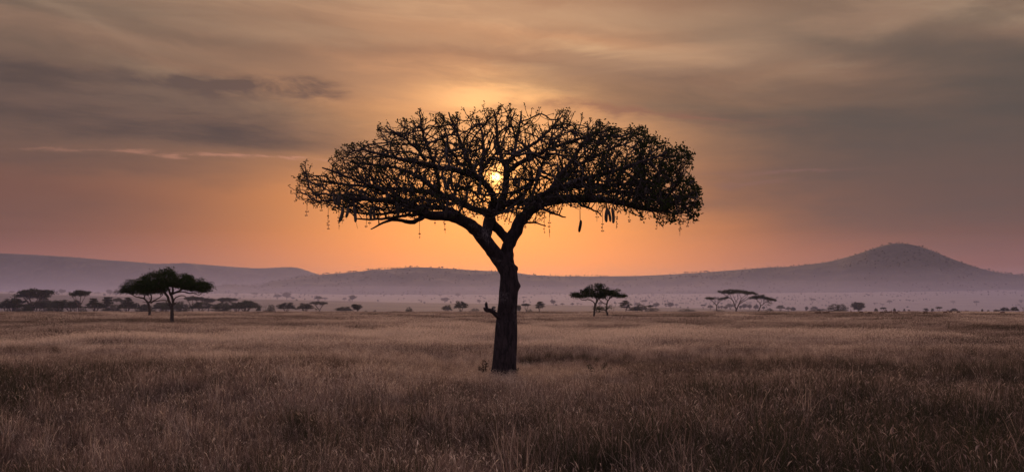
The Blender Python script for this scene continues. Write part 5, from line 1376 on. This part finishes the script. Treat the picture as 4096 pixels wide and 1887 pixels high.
pn = clear(sow(9, 62, lambda y: 9.0 if y < 40 else 9.0 * (40 / y)))
pn = np.concatenate((pn, ring))
pm_ = sow(58, 190, lambda y: 1.5 * (80 / max(y, 80)))
pf_ = sow(175, 640, lambda y: 0.16 * (250 / max(y, 250)))
print("grass", len(pn), len(pm_), len(pf_))
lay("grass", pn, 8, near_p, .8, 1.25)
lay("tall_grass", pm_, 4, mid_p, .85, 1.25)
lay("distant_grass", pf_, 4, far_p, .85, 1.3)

# ------------------------------------------------------------------ shrubs and dead twigs in the grass
def shrub(name, label, cat, px, py, h_px, w_px, seed, leafy, mat_l=None, fine=7):
    rg = np.random.default_rng(seed); D = CAM_Z * F / (py - 1231); b = at(px, py, D); b[2] = gz(b[0], b[1]) - .03
    pm = F / D; H = h_px / pm; W = w_px / pm
    e = tag(empty(name, b), label, cat); mb = MB(); ends = []
    for k in range(fine):
        a = rg.uniform(0, 6.28); q = rg.uniform(.15, .5) * W; hh = H * rg.uniform(.6, 1.0)
        pts = np.array([(0, 0, 0), (math.cos(a) * q * .3 + rg.normal(0, .03), math.sin(a) * q * .3, hh * .4), (math.cos(a) * q, math.sin(a) * q, hh)])
        s = spline(pts, H * .08); s[1:, :2] += rg.normal(0, H * .012, (len(s) - 1, 2)); rad = np.linspace(.016, .005, len(s)) * (H / 0.8)
        V, Q, T = tube(s, rad, 5); mb.add(V, Q, T); ends += list(s[len(s) // 2:])
        for _ in range(4):
            i = rg.integers(len(s) // 3, len(s)); d = rg.normal(0, 1, 3); d[2] = abs(d[2]) + .4; d /= np.linalg.norm(d)
            s2 = spline(np.array([s[i], s[i] + d * H * .12, s[i] + d * H * .22 + rg.normal(0, H * .03, 3)]), H * .06)
            V, Q, T = tube(s2, np.linspace(rad[i] * .6, .003 * H / .8, len(s2)), 4); mb.add(V, Q, T); ends += list(s2[1:])
    add_obj("stem", mb.mesh(name + "_stem", [M_TWIG if leafy else M_ABARK]), e)
    if leafy:
        E2 = np.array(ends); c = np.repeat(E2, leafy, 0) + rg.normal(0, H * .05, (len(E2) * leafy, 3)); c[:, 2] = np.abs(c[:, 2])
        V, Q = leaf_quads(c, rg.uniform(.5, 1.2, len(c)) * H * .085, rg, .1, 2.2)
        add_obj("leaf", make_mesh(name + "_leaf", V, [Q], [mat_l or M_BLEAF], False), e)
    return e
shrub("shrub", "small twiggy leafy shrub at the left foot of the sausage tree", "shrub", 1940, 1520, 80, 46, 1, 3, M_DRYLEAF)
shrub("shrub", "low dark shrub clump touching the left foot of the sausage tree", "shrub", 1954, 1524, 44, 60, 12, 4, M_DRYLEAF)
shrub("shrub", "thin weed stems against the right foot of the sausage tree", "shrub", 2075, 1522, 60, 40, 2, 3, None, 4)
shrub("shrub", "dark twiggy shrub in the grass right of the sausage tree's foot", "shrub", 2385, 1520, 70, 130, 3, 3, None, 9)
shrub("dead_shrub", "small leafless dead shrub standing dark in the grass far right", "shrub", 3728, 1366, 30, 30, 4, 0)
shrub("dead_shrub", "thin dead twig right of the leafless dead shrub, nearer one", "shrub", 3951, 1350, 20, 8, 5, 0, None, 2)
shrub("dead_shrub", "thin dead twig near the right photo edge in the grass", "shrub", 4051, 1352, 18, 8, 6, 0, None, 2)
shrub("dead_shrub", "small bare crooked shrub just right of the front left acacia trunk", "shrub", 711, 1292, 22, 14, 7, 0, None, 3)
shrub("shrub", "grassy dark tuft bush right of the front left acacia", "shrub", 764, 1290, 14, 24, 8, 5)
shrub("shrub", "dark low bush in the grass near the left photo edge", "shrub", 240, 1357, 22, 62, 9, 6, None, 10)
shrub("shrub", "low brown mound bush in the grass left of the middle distance pair", "shrub", 2305, 1271, 8, 20, 10, 6)
shrub("shrub", "faint low bush in the grass directly left of the middle distance pair trunks", "shrub", 2343, 1264, 6, 18, 11, 6)
shrub("dead_shrub", "tiny dead twig in the grass below the antelopes", "shrub", 3671, 1275, 8, 6, 13, 0, None, 2)
shrub("dead_shrub", "thin leaning dead sapling in the grass left of the left acacia pair", "shrub", 526, 1260, 24, 6, 14, 0, None, 2)

# ------------------------------------------------------------------ antelopes
def antelope_mesh(pose, seed):
    rg = np.random.default_rng(seed); mb = MB()
    body = np.array([(-.46, 0, .66, .05), (-.40, 0, .68, .14), (-.22, 0, .68, .175), (.0, 0, .66, .185), (.22, 0, .67, .18), (.36, 0, .70, .15), (.44, 0, .72, .08)])
    s = spline(body, .05); V, Q, T = tube(s[:, :3], s[:, 3], 10); V[:, 1] *= .8; mb.add(V, Q, T)
    if pose == 'graze': neck = [(.36, 0, .74, .12), (.50, 0, .62, .085), (.62, 0, .42, .06), (.68, 0, .26, .055)]; head = [(.66, 0, .30, .05), (.73, 0, .18, .06), (.78, 0, .08, .045), (.80, 0, .03, .03)]; hd = (.67, .30)
    else: neck = [(.36, 0, .74, .12), (.46, 0, .86, .085), (.54, 0, 1.0, .06), (.57, 0, 1.06, .055)]; head = [(.54, 0, 1.06, .055), (.62, 0, 1.05, .06), (.72, 0, .99, .045), (.78, 0, .96, .03)]; hd = (.56, 1.08)
    for part in (neck, head):
        s = spline(np.array(part), .04); V, Q, T = tube(s[:, :3], s[:, 3], 8); V[:, 1] *= .85; mb.add(V, Q, T)
    for sy in (-1, 1):
        st = rg.uniform(-.08, .08)
        for L in ([(-.36, sy * .08, .64, .10), (-.30 + st * .3, sy * .09, .46, .065), (-.44 + st, sy * .09, .30, .03), (-.40 + st, sy * .09, .04, .02), (-.37 + st, sy * .09, .0, .024)],
                  [(.32, sy * .08, .62, .07), (.33 - st * .5, sy * .08, .36, .035), (.32 - st, sy * .08, .18, .024), (.32 - st, sy * .08, .03, .018), (.34 - st, sy * .08, .0, .024)]):
            s = spline(np.array(L), .05); V, Q, T = tube(s[:, :3], s[:, 3], 6); mb.add(V, Q, T)
        s = spline(np.array([(hd[0], sy * .03, hd[1] + .02, .012), (hd[0] - .06, sy * .05, hd[1] + .16, .010), (hd[0] - .03, sy * .07, hd[1] + .27, .004)]), .05)
        V, Q, T = tube(s[:, :3], s[:, 3], 5); mb.add(V, Q, T)
        s = np.array([(hd[0] - .02, sy * .04, hd[1], .015), (hd[0] - .06, sy * .12, hd[1] + .03, .022), (hd[0] - .08, sy * .16, hd[1] + .05, .004)])
        V, Q, T = tube(s[:, :3], s[:, 3], 5); mb.add(V, Q, T)
    s = np.array([(-.47, 0, .74, .02), (-.53, 0, .64, .016), (-.54, 0, .52, .02), (-.54, 0, .46, .004)]); V, Q, T = tube(s[:, :3], s[:, 3], 5); mb.add(V, Q, T)
    return mb.mesh("antelope", [M_HIDE])
AM = [antelope_mesh('graze', 1), antelope_mesh('graze', 2), antelope_mesh('stand', 3)]
ANT = [(3267, 1262, 0, 0, "grazing antelope, first from the left below the flat dark thicket"), (3277, 1262, 1, 3.1, "grazing antelope, second from the left below the flat dark thicket"),
       (3299, 1262, 1, 0.2, "grazing antelope just left of the pair's last, below the big round bush's left edge"), (3310, 1261, 0, 3.0, "antelope below the left half of the big dark round bush"),
       (3404, 1254, 2, 1.4, "antelope facing the camera at the right end of the big dark round bush"), (3444, 1260, 1, 0, "antelope below the large hazy round tree"),
       (3480, 1264, 0, 3.3, "antelope in the lower grass right of the large hazy round tree"), (3527, 1261, 1, .3, "antelope below the small hazy flat topped tree"),
       (3546, 1260, 0, 2.9, "antelope grazing left of the raised one below the hill peak"), (3561, 1258, 2, .4, "antelope with raised head below the hill peak"),
       (3582, 1263, 1, 0, "antelope in the lower grass below the pointed hill peak"), (3703, 1262, 0, 3.1, "antelope grazing below the blocky level topped hazy tree"),
       (3781, 1260, 1, 0, "antelope grazing between the slim umbrella tree and the wide hazy acacia"), (3802, 1258, 2, 3.0, "antelope under the left side of the wide hazy acacia"),
       (3833, 1258, 0, .2, "antelope under the right side of the wide hazy acacia"), (4011, 1262, 1, 2.8, "antelope alone near the right photo edge")]
for px, py, k, rz, label in ANT:
    D = CAM_Z * F / (py - 1231); b = at(px, py, D); b[2] = gz(b[0], b[1]) + .22
    o = add_obj("antelope", AM[k], None, b); o.rotation_euler = (0, 0, rz); o.scale = (1.45,) * 3
    tag(o, label, "antelope", "antelopes grazing on the right of the plain")
